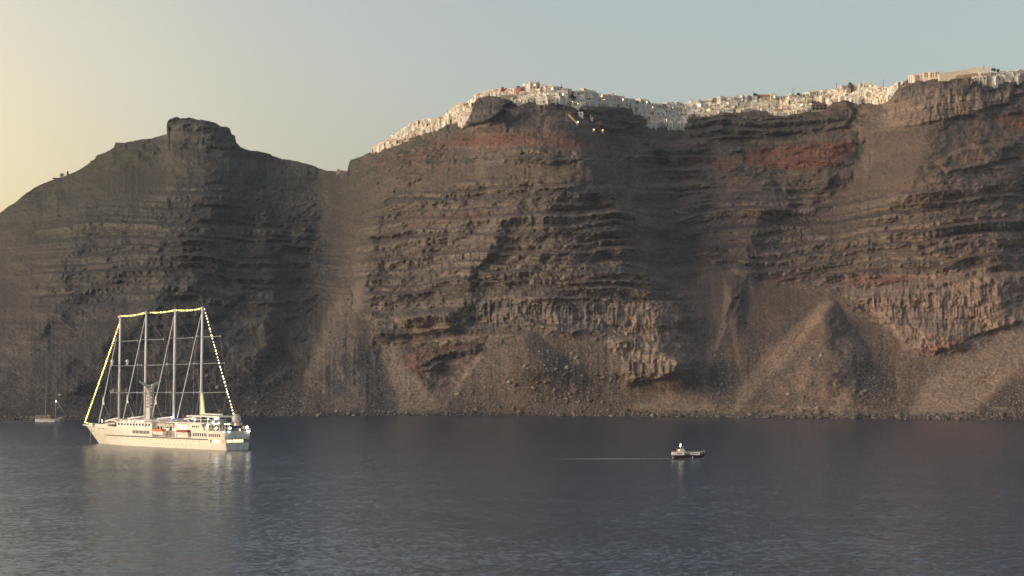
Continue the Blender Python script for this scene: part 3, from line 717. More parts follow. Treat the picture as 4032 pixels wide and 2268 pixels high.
# ------------------------------------------------------------------ four-masted cruise sailing ship
def build_ship():
    R = empty("sailing_ship", (-118.7, 941.6, -0.3), math.atan2(0.70, -0.713))
    tag(R, "large white four-masted sailing ship at anchor, strung with yellow bulbs from bow to stern", "ship")
    st = []
    def add(x, wb, db, top): st.append((x, wb, db, top))
    X = [0, 0.5, 2, 5, 9, 13, 18, 22.6, 22.7, 30, 37, 44, 50.9, 51.0, 58, 65, 72, 78, 82.3, 82.4, 87, 91.5, 93.2, 96, 99, 101, 102.6]
    def f(tab, x):
        return float(np.interp(x, [a for a, _ in tab], [b for _, b in tab]))
    WB = [(0,5.9),(2,6.4),(10,7.3),(60,7.5),(72,6.8),(80,5.7),(88,3.9),(95,1.9),(99,0.9),(102.6,0.06)]
    DB = [(0,6.9),(0.5,7.3),(2,7.7),(6,7.9),(66,7.9),(76,7.5),(84,6.6),(91,5.1),(96,3.6),(100,2.0),(102.6,0.25)]
    def top(x):
        if x < 22.65: return 8.5
        if x < 50.95: return 5.0
        if x < 82.35: return 8.7
        if x < 91.6: return 9.5
        if x < 93.4: return 8.2
        return 7.3 + 0.10 * (x - 93.4)
    for x in X: add(x, f(WB, x), f(DB, x), top(x))
    def side(x, z):                                          # half beam of the hull at a height
        k = max(0.0, min(1.0, z / 8.0))
        return f(WB, x) + (f(DB, x) - f(WB, x)) * k
    hull_mesh(st, 1.27, -1.5).build("hull", M['hull_white'], R)
    # dark sheer stripe, boot top
    for s in (1, -1):
        mb = MB()
        xs = np.linspace(10.6, 88.7, 30)
        for a, b in zip(xs[:-1], xs[1:]):
            for_ = []
            for x in (a, b):
                xx = x + 1.27 * 4.6 * max(0, (x - 61.6) / 41.0) ** 1.5
                h = side(x, 4.6) + 0.035
                for_.append((xx, s * h, 4.40)); for_.append((xx, s * h, 4.86))
            mb.add(for_, [(0, 2, 3, 1)])
        mb.build("sheer_stripe", M['stripe'], R)
    # windows and portholes on both sides
    def pane(name, x0, x1, z0, z1, s, m, proud=0.05, z_ref=None):
        mb = MB(); vs = []
        for x in (x0, x1):
            for z in (z0, z1):
                xx = x + (1.27 * z * max(0, (x - 61.6) / 41.0) ** 1.5 if x > 61.6 else 0)
                vs.append((xx, s * (side(x, z) + proud), z)); vs.append((xx, s * (side(x, z) - 0.2), z))
        mb.add(vs, [(0, 4, 6, 2), (1, 3, 7, 5), (0, 2, 3, 1), (4, 5, 7, 6), (0, 1, 5, 4), (2, 6, 7, 3)])
        return mb.build(name, m, R)
    for s in (1, -1):
        for i in range(12): pane("window", 53.2 + i * 1.05, 53.85 + i * 1.05, 6.1, 7.45, s, M['dark'])
        for i in range(8): pane("window", 11.6 + i * 1.28, 12.3 + i * 1.28, 5.95, 7.35, s, M['dark'])
        for i in range(6): pane("window", 2.6 + i * 1.36, 3.3 + i * 1.36, 5.95, 7.2, s, M['dark'])
        for i, x in enumerate((85.5, 87.5, 88.3, 89.3, 91.0, 92.0)): pane("porthole", x - 1.9 , x - 1.4, 7.35, 7.65, s, M['stripe'])
        for i in range(15): pane("porthole", 17.0 + i * 4.4, 17.35 + i * 4.4, 3.6, 3.95, s, M['stripe'])
        for i in range(13): pane("porthole", 14.0 + i * 3.0, 14.4 + i * 3.0, 1.75, 2.1, s, M['stripe'])
        pane("mooring_slot", 1.0, 9.2, 3.5, 4.65, s, M['dark'], 0.03)
        for i in range(4): pane("lit_window", 3.4 + i * 1.3, 4.2 + i * 1.3, 3.6, 4.5, s, M['lit'], 0.06)
        pane("bow_mark", 98.5, 100.9, 5.55, 5.68, s, M['stripe'])
        pane("bow_mark", 99.6, 99.95, 5.75, 6.15, s, M['stripe'])
    # transom openings
    mb = MB(); mb.box(-0.03, 0.3, -6.2, 6.2, 3.45, 4.9); mb.build("transom_slot", M['dark'], R)
    for y0, y1 in ((5.9, 4.4), (4.1, 3.2), (2.7, 1.0), (0.7, -0.5), (-0.8, -2.0), (-2.3, -3.1)):
        MB().box(-0.07, 0.2, y1, y0, 3.55, 4.8).build("lit_window", M['lit'], R)
    for y0 in (-4.0, -4.9, -5.7):
        MB().box(-0.06, 0.2, y0, y0 + 0.18, 3.45, 4.9).build("post", M['white'], R)
    mb = MB()
    for a in ((-3.6, -3.52, 0.6, 2.6), (0.3, 0.38, 0.6, 2.6), (-3.6, 0.38, 2.52, 2.6)):
        mb.box(-0.04, 0.1, a[0], a[1], a[2], a[3])
    mb.build("transom_door", M['stripe'], R)
    MB().box(-0.10, 0.3, -6.9, 6.9, 5.5, 5.62).build("rubbing_strake", M['dull_white'], R)
    # superstructure
    MB().prism([(39.0, 5.0), (39.0, 11.4), (13.2, 11.4), (15.6, 8.5), (22.7, 8.5), (22.7, 5.0)], -4.6, 4.6).build("deckhouse", M['white'], R)
    for s in (1, -1):
        MB().prism([(23.6, 8.5), (23.0, 11.4), (15.4, 11.4), (13.3, 8.5)], s * 7.6, s * 7.9).build("side_screen", M['hull_white'], R)
        for x in (17.0, 18.4, 19.8, 21.0):
            MB().box(x, x + 0.7, s * 7.93 - 0.05, s * 7.93 + 0.05, 9.7, 10.5).build("window", M['dark'], R)
        for i in range(5):
            MB().box(25.0 + i * 2.6, 26.8 + i * 2.6, s * 4.62 - 0.05, s * 4.62 + 0.05, 8.6, 10.6).build("lit_window", M['lit'], R)
    MB().box(13.0, 40.0, -7.9, 7.9, 11.4, 11.75).build("boat_deck", M['white'], R)
    MB().box(39.0, 52.4, -5.0, 5.0, 5.0, 10.9).build("deckhouse", M['dull_white'], R)
    for i in range(5):
        MB().box(40.3 + i * 2.3, 41.7 + i * 2.3, 4.96, 5.05, 7.9, 9.6).build("window", M['dark'], R)
    MB().box(52.4, 79.4, -6.9, 6.9, 8.7, 10.95).build("deckhouse", M['white'], R)
    MB().box(51.8, 80.2, -7.3, 7.3, 10.95, 11.2).build("boat_deck", M['hull_white'], R)
    for s in (1, -1):
        for i in range(11):
            MB().box(54.0 + i * 2.3, 55.2 + i * 2.3, s * 6.93 - 0.05, s * 6.93 + 0.05, 9.5, 10.4).build("window", M['dark'], R)
        for x in (65.6, 57.0):
            MB().box(x, x + 0.35, s * 6.95 - 0.06, s * 6.95 + 0.06, 8.75, 10.9).build("door", M['stripe'], R)
        for x in (42.0, 33.5): MB().box(x, x + 0.7, s * 7.3 - 0.3, s * 7.3 + 0.3, 5.0, 11.0).build("pillar", M['white'], R)
        for x in (39.2, 36.4, 24.4): bar("davit", (x, s * 7.2, 5.0), (x, s * 7.6, 10.8), 0.16, M['white'], R)
    MB().box(40.0, 80.0, -5.0, 5.0, 11.2, 12.2).build("sun_deck", M['dull_white'], R)
    MB().box(83.0, 88.0, -4.6, 4.6, 9.5, 11.6, inset=0.6).build("wheelhouse", M['dull_white'], R)
    for i in range(4):
        MB().box(83.8 + i * 1.05, 84.5 + i * 1.05, 4.25, 4.45, 10.2, 11.0).build("window", M['dark'], R)
    for k, x in enumerate((79.2, 81.2)): MB().box(x, x + 0.7, -5.5, 5.9, 8.7 + 0.003, 10.6).build("vent", M['dark'] if k else M['white'], R)
    # blue-grey deck canopy amidships with its hanging edge
    MB().prism([(36.5, 11.8), (36.5, 12.0), (40.0, 12.9), (47.0, 12.9), (50.0, 12.3), (50.0, 12.1), (46.5, 12.3), (40.2, 12.3)], -6.8, 6.8).build("awning", M['blue'], R)
    for s in (1, -1):
        MB().box(1.2, 13.2, s * 5.6 - 0.1, s * 5.6 + 0.1, 8.5, 10.7).build("recess_shade", M['dark'], R)  # dark sheets standing in for shade in the after deck recesses
        for i in range(7): MB().box(1.2 + i * 1.95, 1.4 + i * 1.95, s * 5.72 - 0.06, s * 5.72 + 0.06, 8.5, 10.8).build("post", M['white'], R)
        MB().box(14.2, 27.5, s * 4.1 - 0.05, s * 4.1 + 0.05, 11.9, 13.0).build("recess_shade", M['dark'], R)
    MB().box(0.9, 1.0, -5.6, 5.6, 8.5, 10.7).build("recess_shade", M['dark'], R)
    # after pavilion: roof on columns with arched openings
    MB().box(6.2, 29.5, -5.2, 5.2, 14.3, 14.75).build("pavilion_roof", M['white'], R)
    for s in (1, -1):
        for x in (6.5, 10.0, 14.5, 19.5, 24.0, 28.5):
            MB().box(x - 0.16, x + 0.16, s * 4.9 - 0.16, s * 4.9 + 0.16, 8.5, 14.3).build("pavilion_post", M['white'], R)
        MB().prism([(6.5, 14.3), (6.5, 13.0), (7.0, 13.9), (8.2, 14.1), (9.5, 13.9), (10.0, 13.0), (10.5, 13.9), (12.0, 14.2), (14.0, 14.0), (14.5, 13.2), (15.0, 14.3)], s * 4.8 - 0.06, s * 4.8 + 0.06).build("arch", M['white'], R)
    MB().box(7.0, 13.5, -4.2, 4.2, 11.0, 11.3).build("upper_deck", M['dull_white'], R)
    MB().box(14.0, 27.0, -4.0, 4.0, 11.75, 13.2).build("bar_house", M['dull_white'], R)
    # rails
    for s in (1, -1):
        for (x0, x1, z, y) in ((0.1, 13, 8.5, 7.35), (24, 39, 11.75, 7.6), (52.5, 80, 11.2, 7.1), (82.5, 91.3, 9.5, 4.9)):
            mb = MB()
            for h in (0.55, 1.1): mb.tube((x0, s * y, z + h), (x1, s * y, z + h), 0.045, n=4)
            n_ = max(3, int((x1 - x0) / 1.6))
            for i in range(n_ + 1): mb.tube((x0 + (x1 - x0) * i / n_, s * y, z), (x0 + (x1 - x0) * i / n_, s * y, z + 1.1), 0.04, n=4)
            mb.build("railing", M['white'], R)
    mb = MB()
    for h in (0.5, 1.1): mb.tube((0.1, -7.0, 8.5 + h), (0.1, 7.0, 8.5 + h), 0.045, n=4)
    for i in range(9): mb.tube((0.1, -7.0 + i * 1.75, 8.5), (0.1, -7.0 + i * 1.75, 9.6), 0.04, n=4)
    mb.build("railing", M['white'], R)
    for s in (1, -1):                                         # open bow rail round the forepeak
        mb = MB(); pts = []
        for i in range(9):
            x = 94.0 + i * 2.25; y = 4.9 * (1 - (i / 8.4)) ** 0.8
            pts.append((x, s * (0.12 + y * 0.85), 7.8 + i * 0.05))
        for a, b in zip(pts[:-1], pts[1:]):
            mb.tube((a[0], a[1], a[2] + 1.2), (b[0], b[1], b[2] + 1.2), 0.07, n=4)
            mb.tube((a[0], a[1], a[2] - 0.4), (a[0], a[1], a[2] + 1.2), 0.05, n=4)
        mb.build("railing", M['dull_white'], R)
    MB().prism([(107.0, 7.9), (115.2, 8.4), (115.2, 8.75), (107.0, 8.6)], -0.7, 0.7).build("bowsprit", M['white'], R)
    MB().box(84.0, 92.0, 2.0, 4.4, 9.5, 10.0).build("foredeck_locker", M['dull_white'], R)
    for x, y in ((93.5, 2.0), (93.5, -2.0), (89.5, 3.4)): bar("winch", (x, y, 7.6), (x, y, 10.2), 0.45, M['dull_white'], R)
    mb = MB()
    for k in range(14): mb.tube((108.6, 1.0, -0.2 + k * 0.45), (108.6, 1.0, 0.1 + k * 0.45), 0.10, n=5)
    mb.build("anchor_chain", M['wire'], R)
    # masts with swept spreaders
    mast_x = (87.0, 66.9, 45.2, 25.4); tops = (59.6, 61.1, 61.9, 62.6); bases = (9.5, 11.2, 11.2, 11.75)
    for k, (x, zt, zb) in enumerate(zip(mast_x, tops, bases)):
        mast = bar("mast", (x + 0.4, 0, zb), (x - 0.3, 0, zt), 0.60, M['white'], R, 0.44, 12)
        MB().box(x - 1.0, x + 0.6, -0.7, 0.7, zt - 1.2, zt - 0.2).build("masthead", M['dull_white'], mast)
        bar("aerial", (x - 0.2, 0, zt), (x - 0.2, 0, zt + 1.8), 0.06, M['wire'], mast, n=5)
        for z, a, b in ((47.6, 4.9, 6.4), (36.2, 5.3, 8.4), (23.8, 6.3, 9.2)):
            z += 0.55 * k * (z / 47)
            for s in (1, -1):
                mb = MB().tube((x, 0, z), (x - a, s * b, z + 0.35), 0.17, 0.11, 6)
                mb.tube((x - a, s * b, z - 0.1), (x - a, s * b, z + 0.8), 0.16, n=6)
                mb.build("spreader", M['white'], mast)
        for s in (1, -1):
            mb = MB()
            pts = [(x - 0.3, 0, zt - 1), (x - 4.9, s * 6.4, 48), (x - 5.3, s * 8.4, 36.6), (x - 6.3, s * 9.2, 24.2), (x - 3.0, s * 7.6, 9.0)]
            for p, q in zip(pts[:-1], pts[1:]): mb.tube(p, q, 0.035, n=4)
            mb.tube((x, 0, 36), (x - 6.0, s * 8.0, 9.0), 0.03, n=4)
            mb.build("shroud", M['wire'], mast)
    for (x0, z0, x1, z1, cx, cz) in ((103.2, 9.9, 89.6, 49.0, 99.6, 19.2), (83.8, 12.4, 67.6, 58.0, 79.9, 20.3), (61.7, 13.4, 45.8, 58.5, 58.5, 20.1), (42.9, 13.2, 26.0, 59.3, None, None)):
        sl = bar("furled_headsail", (x0, 0, z0), (x1, 0, z1), 0.30, M['sail'], R, 0.13, 8)
        if cx:
            q = (cz - z0) / (z1 - z0); xx = x0 + (x1 - x0) * q
            MB().prism([(xx, cz + 3.0), (xx + 0.6, cz - 1.2), (xx - 1.1, cz - 0.9)], -0.12, 0.12).build("sail_clew", M['sail'], sl)
            MB().tube((xx - 0.9, 0, cz - 0.8), (xx - 10.0, 3.0, 12.0), 0.05, n=4).build("sheet", M['rope'], sl)
    for (x0, z0, x1, z1, r) in ((98.2, 10.6, 88.2, 12.3, .42), (80.8, 12.2, 68.0, 13.4, .42), (57.6, 12.5, 46.2, 13.6, .45), (38.0, 12.8, 26.4, 14.0, .42), (25.2, 15.4, 10.6, 15.3, .36)):
        bar("boom", (x0, 0, z0), (x1, 0, z1), r * 0.8, M['sail'], R, r)
    bar("boom", (65.5, 6.0, 11.5), (52.2, 6.4, 11.9), 0.3, M['sail'], R)
    MB().prism([(25.3, 15.6), (23.2, 15.7), (23.9, 20.0), (24.9, 25.0), (25.3, 25.0)], -0.35, 0.35).build("furled_spanker", M['sail_glow'], R)
    # lattice funnel with a forked head
    FX = 63.4
    fn = MB()
    for s in (1, -1):
        fn.prism([(FX - 1.6, 12.2), (FX + 1.6, 12.2), (FX + 1.1, 24.0), (FX + 1.0, 28.0), (FX - 1.0, 28.0), (FX - 1.1, 24.0)], s * 1.15 - 0.12, s * 1.15 + 0.12)
    fn.box(FX - 1.25, FX + 1.25, -1.0, 1.0, 12.2, 17.0)
    for i in range(8): fn.box(FX - 1.05, FX + 1.05, -1.03, 1.03, 17.0 + i * 1.45, 17.35 + i * 1.45)
    fn = fn.build("funnel", M['dull_white'], R)
    for s in (1, -1):
        for i in range(7):
            for dx in (-0.55, 0.15):
                MB().box(FX + dx, FX + dx + 0.42, s * 1.29 - 0.04, s * 1.29 + 0.04, 17.4 + i * 1.45, 18.4 + i * 1.45).build("opening", M['dark'], fn)
        mb = MB()
        prof = [(1.2, 22.5), (1.5, 25.2), (2.7, 27.2), (5.9, 29.2), (5.9, 29.6), (3.4, 28.9), (1.2, 28.0)]
        n_ = len(prof)
        vs = [(FX - 0.35, s * a, z) for a, z in prof] + [(FX + 0.35, s * a, z) for a, z in prof]
        mb.add(vs, [tuple(range(n_)), tuple(range(2 * n_ - 1, n_ - 1, -1))] + [(i, n_ + i, n_ + (i + 1) % n_, (i + 1) % n_) for i in range(n_)])
        mb.build("funnel_arm", M['dull_white'], fn)
    # satellite domes and radar platforms
    for s in (1, -1):
        MB().box(85.6, 88.2, min(s * 0.5, s * 5.2), max(s * 0.5, s * 5.2), 36.4, 36.55).build("platform", M['dull_white'], R)
        mb = MB().ball((86.9, s * 4.2, 38.5), 0.78, 12, 8); mb.tube((86.9, s * 4.2, 36.6), (86.9, s * 4.2, 38.0), 0.45, n=8)
        mb.build("satellite_dome", M['white'], R, True)
        mb = MB(); mb.box(85.8, 88.0, min(s * 0.5, s * 4.6), max(s * 0.5, s * 4.6), 24.0, 24.12)
        for i in range(5): mb.tube((88.0, s * (0.6 + i), 24.1), (88.0, s * (0.6 + i), 25.2), 0.05, n=4)
        mb.tube((88.0, s * 0.6, 25.2), (88.0, s * 4.6, 25.2), 0.05, n=4)
        mb.tube((87, s * 3.6, 24.1), (87, s * 3.6, 26.2), 0.14, n=6)
        mb.build("radar_platform", M['dull_white'], R)
    d = MB().ball((3.2, -2.0, 13.6), 2.02, 20, 12).build("satellite_dome", M['dull_white'], R, True)
    mb = MB().tube((3.2, -2.0, 8.5), (3.2, -2.0, 11.2), 1.0, 1.2, 12); mb.ball((3.2, -2.0, 11.0), 1.25, 12, 8)
    mb.build("pedestal", M['white'], d, True)
    MB().ball((4.4, -5.6, 11.2), 0.7, 10, 6).build("satellite_dome", M['dull_white'], R, True)
    bar("ensign_staff", (0.2, 0, 8.5), (-1.0, 0, 13.6), 0.07, M['wire'], R)
    MB().prism([(-0.5, 11.2), (-0.9, 13.2), (0.2, 12.8), (0.6, 10.9)], -0.04, 0.04).build("ensign", M['red'], R)
    for i in range(7):
        x = 1.6 + i * 1.7; y = 5.4 if i % 2 else 3.2
        MB().box(x, x + 0.9, y, y + 0.9, 8.5, 9.3).build("deck_table", M['teak'] if i % 3 else M['dull_white'], R)
    for i, x in enumerate((30.5, 36.5, 41.5, 70.5, 74.5)):
        MB().box(x, x + 2.6, 3.5, 5.5, 11.76, 12.5, inset=0.15).build("deck_locker", M['dull_white'] if i % 2 else M['teak'], R)
    # dressing lights
    def string(p, q, n, sag, m, r, one=False):
        p = Vector(p); q = Vector(q)
        def pt(t): 
            v = p.lerp(q, t); v.z -= sag * 4 * t * (1 - t); return v
        mb = MB()
        for i in range(12): mb.tube(pt(i / 12), pt((i + 1) / 12), 0.035, n=4)
        w = mb.build("light_string", M['wire'], R)
        rr = random.Random(7)
        if one:
            mb = MB()
            for i in range(n): mb.ball(pt((i + 0.5) / n), r * rr.uniform(0.8, 1.2), 6, 4, 1.25)
            tag(mb.build("bulb", m, w), kind="stuff")
        else:
            for i in range(n):
                t = (i + rr.uniform(0.3, 0.7)) / n
                MB().ball(pt(t), r * rr.uniform(0.75, 1.25), 6, 4, 1.3).build("bulb", m, w)
    string((86.9, 0, 56.8), (114.8, 0, 9.3), 46, 0.4, M['bulb'], 0.34, True)
    string((86.6, 0, 59.3), (66.9, 0, 60.6), 16, 0.5, M['bulb'], 0.29)
    string((64.0, 0, 60.6), (45.2, 0, 61.4), 15, 0.45, M['bulb'], 0.29)
    string((44.6, 0, 61.4), (25.4, 0, 61.9), 15, 0.5, M['bulb'], 0.29)
    string((23.8, 0, 62.0), (2.6, 0, 15.4), 34, 0.4, M['bulb_white'], 0.28)
    # deck lamps (photo position, side of the ship, radius, cool?)
    LP = [((677,1644),-2,.42,1),((757,1649),-5,.24,0),((768,1653),-5,.28,0),((819,1651),-4,.3,1),((852,1648),-4,.55,1),((838,1664),-5,.3,0),((845,1670),-5,.22,0),
          ((853,1670),-5,.22,0),((862,1665),-5,.3,0),((887,1670),-3,.26,0),((896,1670),-3,.26,0),((903,1671),-3,.26,0),((815,1685),-6,.48,0),((817,1673),-6,.34,0),
          ((851,1686),-6,.45,0),((905,1686),-4,.55,0),((973,1683),5,.62,0),((881,1701),-7,.34,1),((902,1701),-6,.34,1),((945,1692),1,.26,0),((960,1700),4,.33,1),
          ((981,1698),6,.33,1),((701,1679),-7.6,.34,0),((730,1680),-7.6,.42,0),((693,1665),-7.8,.26,0),((686,1692),-7.8,.26,0),((488,1660),-7.2,.3,0),((510,1659),-7.2,.3,0),
          ((541,1661),-7.2,.3,0),((559,1661),-7.2,.28,0),((659,1691),-7.0,.28,0),((402,1653),-5,.2,0),((403,1661),-5,.2,0),((343,1665),0,.34,0),((352,1668),-0.5,.34,0),((359,1669),-0.8,.34,0)]
    fwd = Vector((-0.713, 0.70)).normalized(); sb = Vector((fwd.y, -fwd.x)); S0 = Vector((-118.7, 941.6))
    for (p, sd_, r, cool) in LP:
        a, y, z = ray(*p); a /= y; z /= y
        d = (sd_ + S0.dot(sb)) / (a * sb.x + sb.y)
        w = Vector((a * d, d)) - S0
        bm_ = MB().ball((w.dot(fwd), -sd_, CAM_H + z * d + 0.3), r, 8, 6)
        yel = p[0] < 365
        bm_.build("lamp", M['bulb'] if yel else (M['lamp_cool'] if cool else M['lamp']), R)
    return R
ship = build_ship()

def boat_hull(L, wb, db, h, stem, zbot=-0.3):
    st = [(0, wb * .75, db * .8, h), (L * .12, wb * .92, db * .95, h * .97), (L * .4, wb, db, h * .95), (L * .65, wb * .85, db * .92, h), (L * .82, wb * .5, db * .65, h * 1.1), (L * .93, wb * .2, db * .35, h * 1.2), (L, 0.03, 0.06, h * 1.32)]
    return hull_mesh(st, stem, zbot, h)
def ship_local(x, y, z):
    return ship.matrix_world @ Vector((x, y, z))
bpy.context.view_layer.update()
def lifeboat(x, label, hm, cm):
    o = empty("lifeboat", ship_local(x, 8.3, 6.0), ship.rotation_euler.z)
    tag(o, label, "lifeboat", "lifeboats in the bays of the white sailing ship")
    boat_hull(8.6, 1.1, 1.35, 1.5, 0.4, 0).build("hull", hm, o)
    MB().prism([(0.3, 1.45), (8.6, 1.6), (7.4, 2.5), (1.0, 2.5)], -1.2, 1.2).build("canopy", cm, o)
    MB().tube((1.2, 0, 1.5), (1.2, 0, 4.6), 0.07, n=5).build("fall", M['wire'], o)
    MB().tube((7.0, 0, 1.5), (7.0, 0, 4.6), 0.07, n=5).build("fall", M['wire'], o)
    return o
lifeboat(41.0, "lifeboat with orange canopy hanging in the forward bay of the white sailing ship", M['sail'], M['orange'])
lifeboat(23.0, "cream lifeboat with red cover hanging in the after bay beside the lit windows", M['hull_white'], M['red'])

# ------------------------------------------------------------------ passenger boat under way
def build_launch():
    p = sea(2646, 1806)
    R = empty("passenger_boat", (p.x, p.y, 0), math.radians(4))
    tag(R, "dark wooden passenger boat with white lit cabins under way on the open water", "boat")
    boat_hull(11.8, 1.7, 2.05, 1.55, 1.0).build("hull", M['red_dark'], R)
    a = MB().box(0.0, 4.7, -1.85, 1.85, 1.45, 2.65, inset=0.08).build("after_cabin", M['white'], R)
    b = MB().box(7.2, 10.9, -1.6, 1.6, 1.45, 2.6, inset=0.12).build("fore_cabin", M['white'], R)
    for x in (1.9, 2.5, 3.3): MB().box(x, x + 0.42, -1.90, -1.7, 1.95, 2.35).build("window", M['dark'], a)
    for x in (7.9, 8.9, 9.8): MB().box(x, x + 0.42, -1.66, -1.5, 1.95, 2.3).build("window", M['dark'], b)
    MB().box(4.4, 7.6, -1.9, 1.9, 2.56, 2.7).build("cabin_roof", M['dull_white'], R)
    for x in (5.2, 6.2, 7.2):
        for y in (-1.75, 1.75): bar("roof_post", (x, y, 1.4), (x, y, 2.56), 0.05, M['white'], R, n=5)
    MB().prism([(3.5, 2.7), (5.3, 2.7), (4.6, 3.75), (3.9, 3.75)], -0.9, 0.9).build("wheelhouse", M['dull_white'], R)
    MB().box(3.3, 4.9, -1.1, 1.1, 3.75, 3.85).build("wheelhouse_roof", M['white'], R)
    mast = bar("mast", (3.35, 0, 2.7), (3.45, 0, 6.4), 0.07, M['white'], R, 0.04)
    MB().ball((3.45, 0, 5.55), 0.32, 10, 8).build("lamp", M['bulb_white'], mast)
    MB().ball((3.3, 0, 4.9), 0.28, 10, 8).build("lamp", M['bulb_white'], mast)
    MB().box(3.2, 4.8, -0.08, 0.08, 4.55, 4.68).build("radar_arm", M['white'], mast)
    MB().ball((2.7, -1.2, 3.35), 0.28, 10, 8).build("lamp", M['bulb_white'], R)
    MB().box(1.7, 2.4, -0.5, 0.5, 2.65, 3.9, inset=0.1).build("funnel", M['orange'], R)
    MB().box(0.1, 0.5, -1.6, -1.4, 1.6, 2.6).build("stern_light", M['lamp'], R)
    for x in (0.1, 7.9): MB().ball((x, -2.15, 0.55), 0.2, 8, 6, 2.0).build("fender", M['white'], R)
    for s in (1, -1):
        mb = MB(); pts = [(10.9, 1.25, 2.7), (11.9, 0.75, 2.85), (13.0, 0.08, 3.1)]
        for q, w in zip(pts[:-1], pts[1:]): mb.tube((q[0], s * q[1], q[2]), (w[0], s * w[1], w[2]), 0.04, n=4)
        for q in pts: mb.tube((q[0], s * q[1], 1.6), (q[0], s * q[1], q[2]), 0.035, n=4)
        mb.build("bow_rail", M['white'], R)
    return R
launch = build_launch()

# ------------------------------------------------------------------ two-masted boat close under the cliffs
def build_caique():
    p = sea(140, 1661)
    R = empty("wooden_sailboat", (p.x, p.y, 0), math.radians(-3))
    tag(R, "small brown two-masted sailboat motoring close under the cliffs with a light at its masthead", "sailboat")
    boat_hull(14.5, 1.9, 2.3, 1.9, 1.2).build("hull", M['dull_white'], R)
    for s in (1, -1): MB().box(0.5, 12.5, s * 2.2 - 0.2, s * 2.2 + 0.2, 0.1, 0.75).build("rubbing_strake", M['white'], R)
    MB().box(2.0, 9.5, -1.6, 1.6, 1.85, 3.4, inset=0.2).build("deckhouse", mat("weathered_wood", (0.34, 0.19, 0.11), 0.6, noise=0.3), R)
    for x in (2.8, 4.3, 5.8, 7.3): MB().box(x, x + 0.6, -1.58, -1.4, 2.4, 2.95).build("window", M['dark'], R)
    MB().box(0.3, 6.0, -1.9, 1.9, 4.0, 4.1).build("awning", M['dull_white'], R)
    for x in (0.5, 3.0, 5.8): bar("awning_post", (x, -1.8, 1.9), (x, -1.8, 4.0), 0.05, M['white'], R, n=5)
    bar("mast", (6.0, 0, 2.0), (6.0, 0, 13.2), 0.11, M['rope'], R, 0.06)
    m2 = bar("mast", (12.2, 0, 2.0), (12.6, 0, 14.2), 0.12, M['rope'], R, 0.06)
    MB().ball((12.6, 0, 12.6), 0.3, 10, 8, 1.4).build("lamp", M['lamp'], m2)
    bar("bowsprit", (14.0, 0, 2.4), (18.8, 0, 3.3), 0.12, M['rope'], R, 0.06)
    bar("forestay", (18.8, 0, 3.3), (12.6, 0, 13.8), 0.06, M['rope'], R, n=4)
    bar("boom", (12.2, 0, 3.9), (7.0, 0, 4.2), 0.1, M['rope'], R)
    return R
caique = build_caique()

# ------------------------------------------------------------------ wakes
def foam(name, label, strips, seed):
    rr = np.random.RandomState(seed); mb = MB()
    for (x0, y0, x1, y1, w0, w1, n, zz) in strips:
        for i in range(n):
            t = rr.rand(); cx = x0 + (x1 - x0) * t; cy = y0 + (y1 - y0) * t
            w = w0 + (w1 - w0) * t
            ox, oy = rr.randn() * 0.3, rr.randn() * w * 0.35
            l = rr.uniform(0.6, 2.6) * (0.5 + w); h = rr.uniform(0.15, 0.45) * (0.4 + 0.3 * w)
            k = 7; ring = []
            for j in range(k):
                a = 2 * math.pi * j / k; r_ = rr.uniform(0.7, 1.15)
                ring.append((cx + ox + math.cos(a) * l * r_, cy + oy + math.sin(a) * h * r_, zz))
            ring.append((cx + ox, cy + oy, zz + 0.10 + 0.1 * rr.rand()))
            mb.add(ring, [(j, (j + 1) % k, k) for j in range(k)])
    o = mb.build(name, M['foam'])
    tag(o, label, "wake", None, "stuff")
p = launch.location
foam("boat_wake", "thin pale wake trailing behind the dark passenger boat",
     [(p.x - 0.3, p.y, p.x - 20, p.y - 2, 1.2, 3.0, 46, 0.02), (p.x - 18, p.y - 2, p.x - 34, p.y - 3, 3.4, 6.0, 14, 0.01), (p.x + 12.5, p.y - 1.9, p.x + 6, p.y - 2.8, 0.3, 0.5, 12, 0.03)], 3)
p = caique.location
foam("boat_wake", "white foam along the hull of the small two-masted sailboat",
     [(p.x - 10, p.y - 2.6, p.x + 16, p.y - 2.8, 0.8, 1.3, 70, 0.10), (p.x - 12, p.y - 1, p.x - 28, p.y - 1, 0.6, 0.3, 16, 0.04)], 4)
# ------------------------------------------------------------------ village on the rim
VM = {}
for k, c in dict(white=(0.80,0.76,0.67), cream=(0.76,0.66,0.50), pink=(0.72,0.56,0.47), grey=(0.62,0.60,0.56), ochre=(0.60,0.42,0.24), stone=(0.36,0.28,0.22), rose=(0.50,0.24,0.18)).items():
    VM[k] = mat("plaster_" + k, c, 0.9, noise=0.18, nscale=0.5)
VM['open'] = mat("dark_opening", (0.035, 0.03, 0.03), 0.5)
VM['door'] = mat("door_blue_grey", (0.10, 0.14, 0.20), 0.6)
VM['litw'] = mat("lit_window", (0.8, 0.7, 0.4), 0.5, emit=(1.0, 0.80, 0.45), es=1.3)
VM['lampw'] = mat("village_lamp", (0.9, 0.8, 0.5), 0.5, emit=(1.0, 0.84, 0.52), es=2.6)
VM['pole'] = mat("dark_pole", (0.05, 0.045, 0.04), 0.9)
VM['leaf'] = mat("dark_foliage", (0.045, 0.06, 0.03), 0.9, noise=0.4, nscale=1.0)
VM['bark'] = mat("bark", (0.08, 0.06, 0.045), 0.9)

def ground(px, py):
    px = np.atleast_1d(np.asarray(px, float)); py = np.atleast_1d(np.asarray(py, float))
    D, _ = depth_field(px, py, False)
    return D

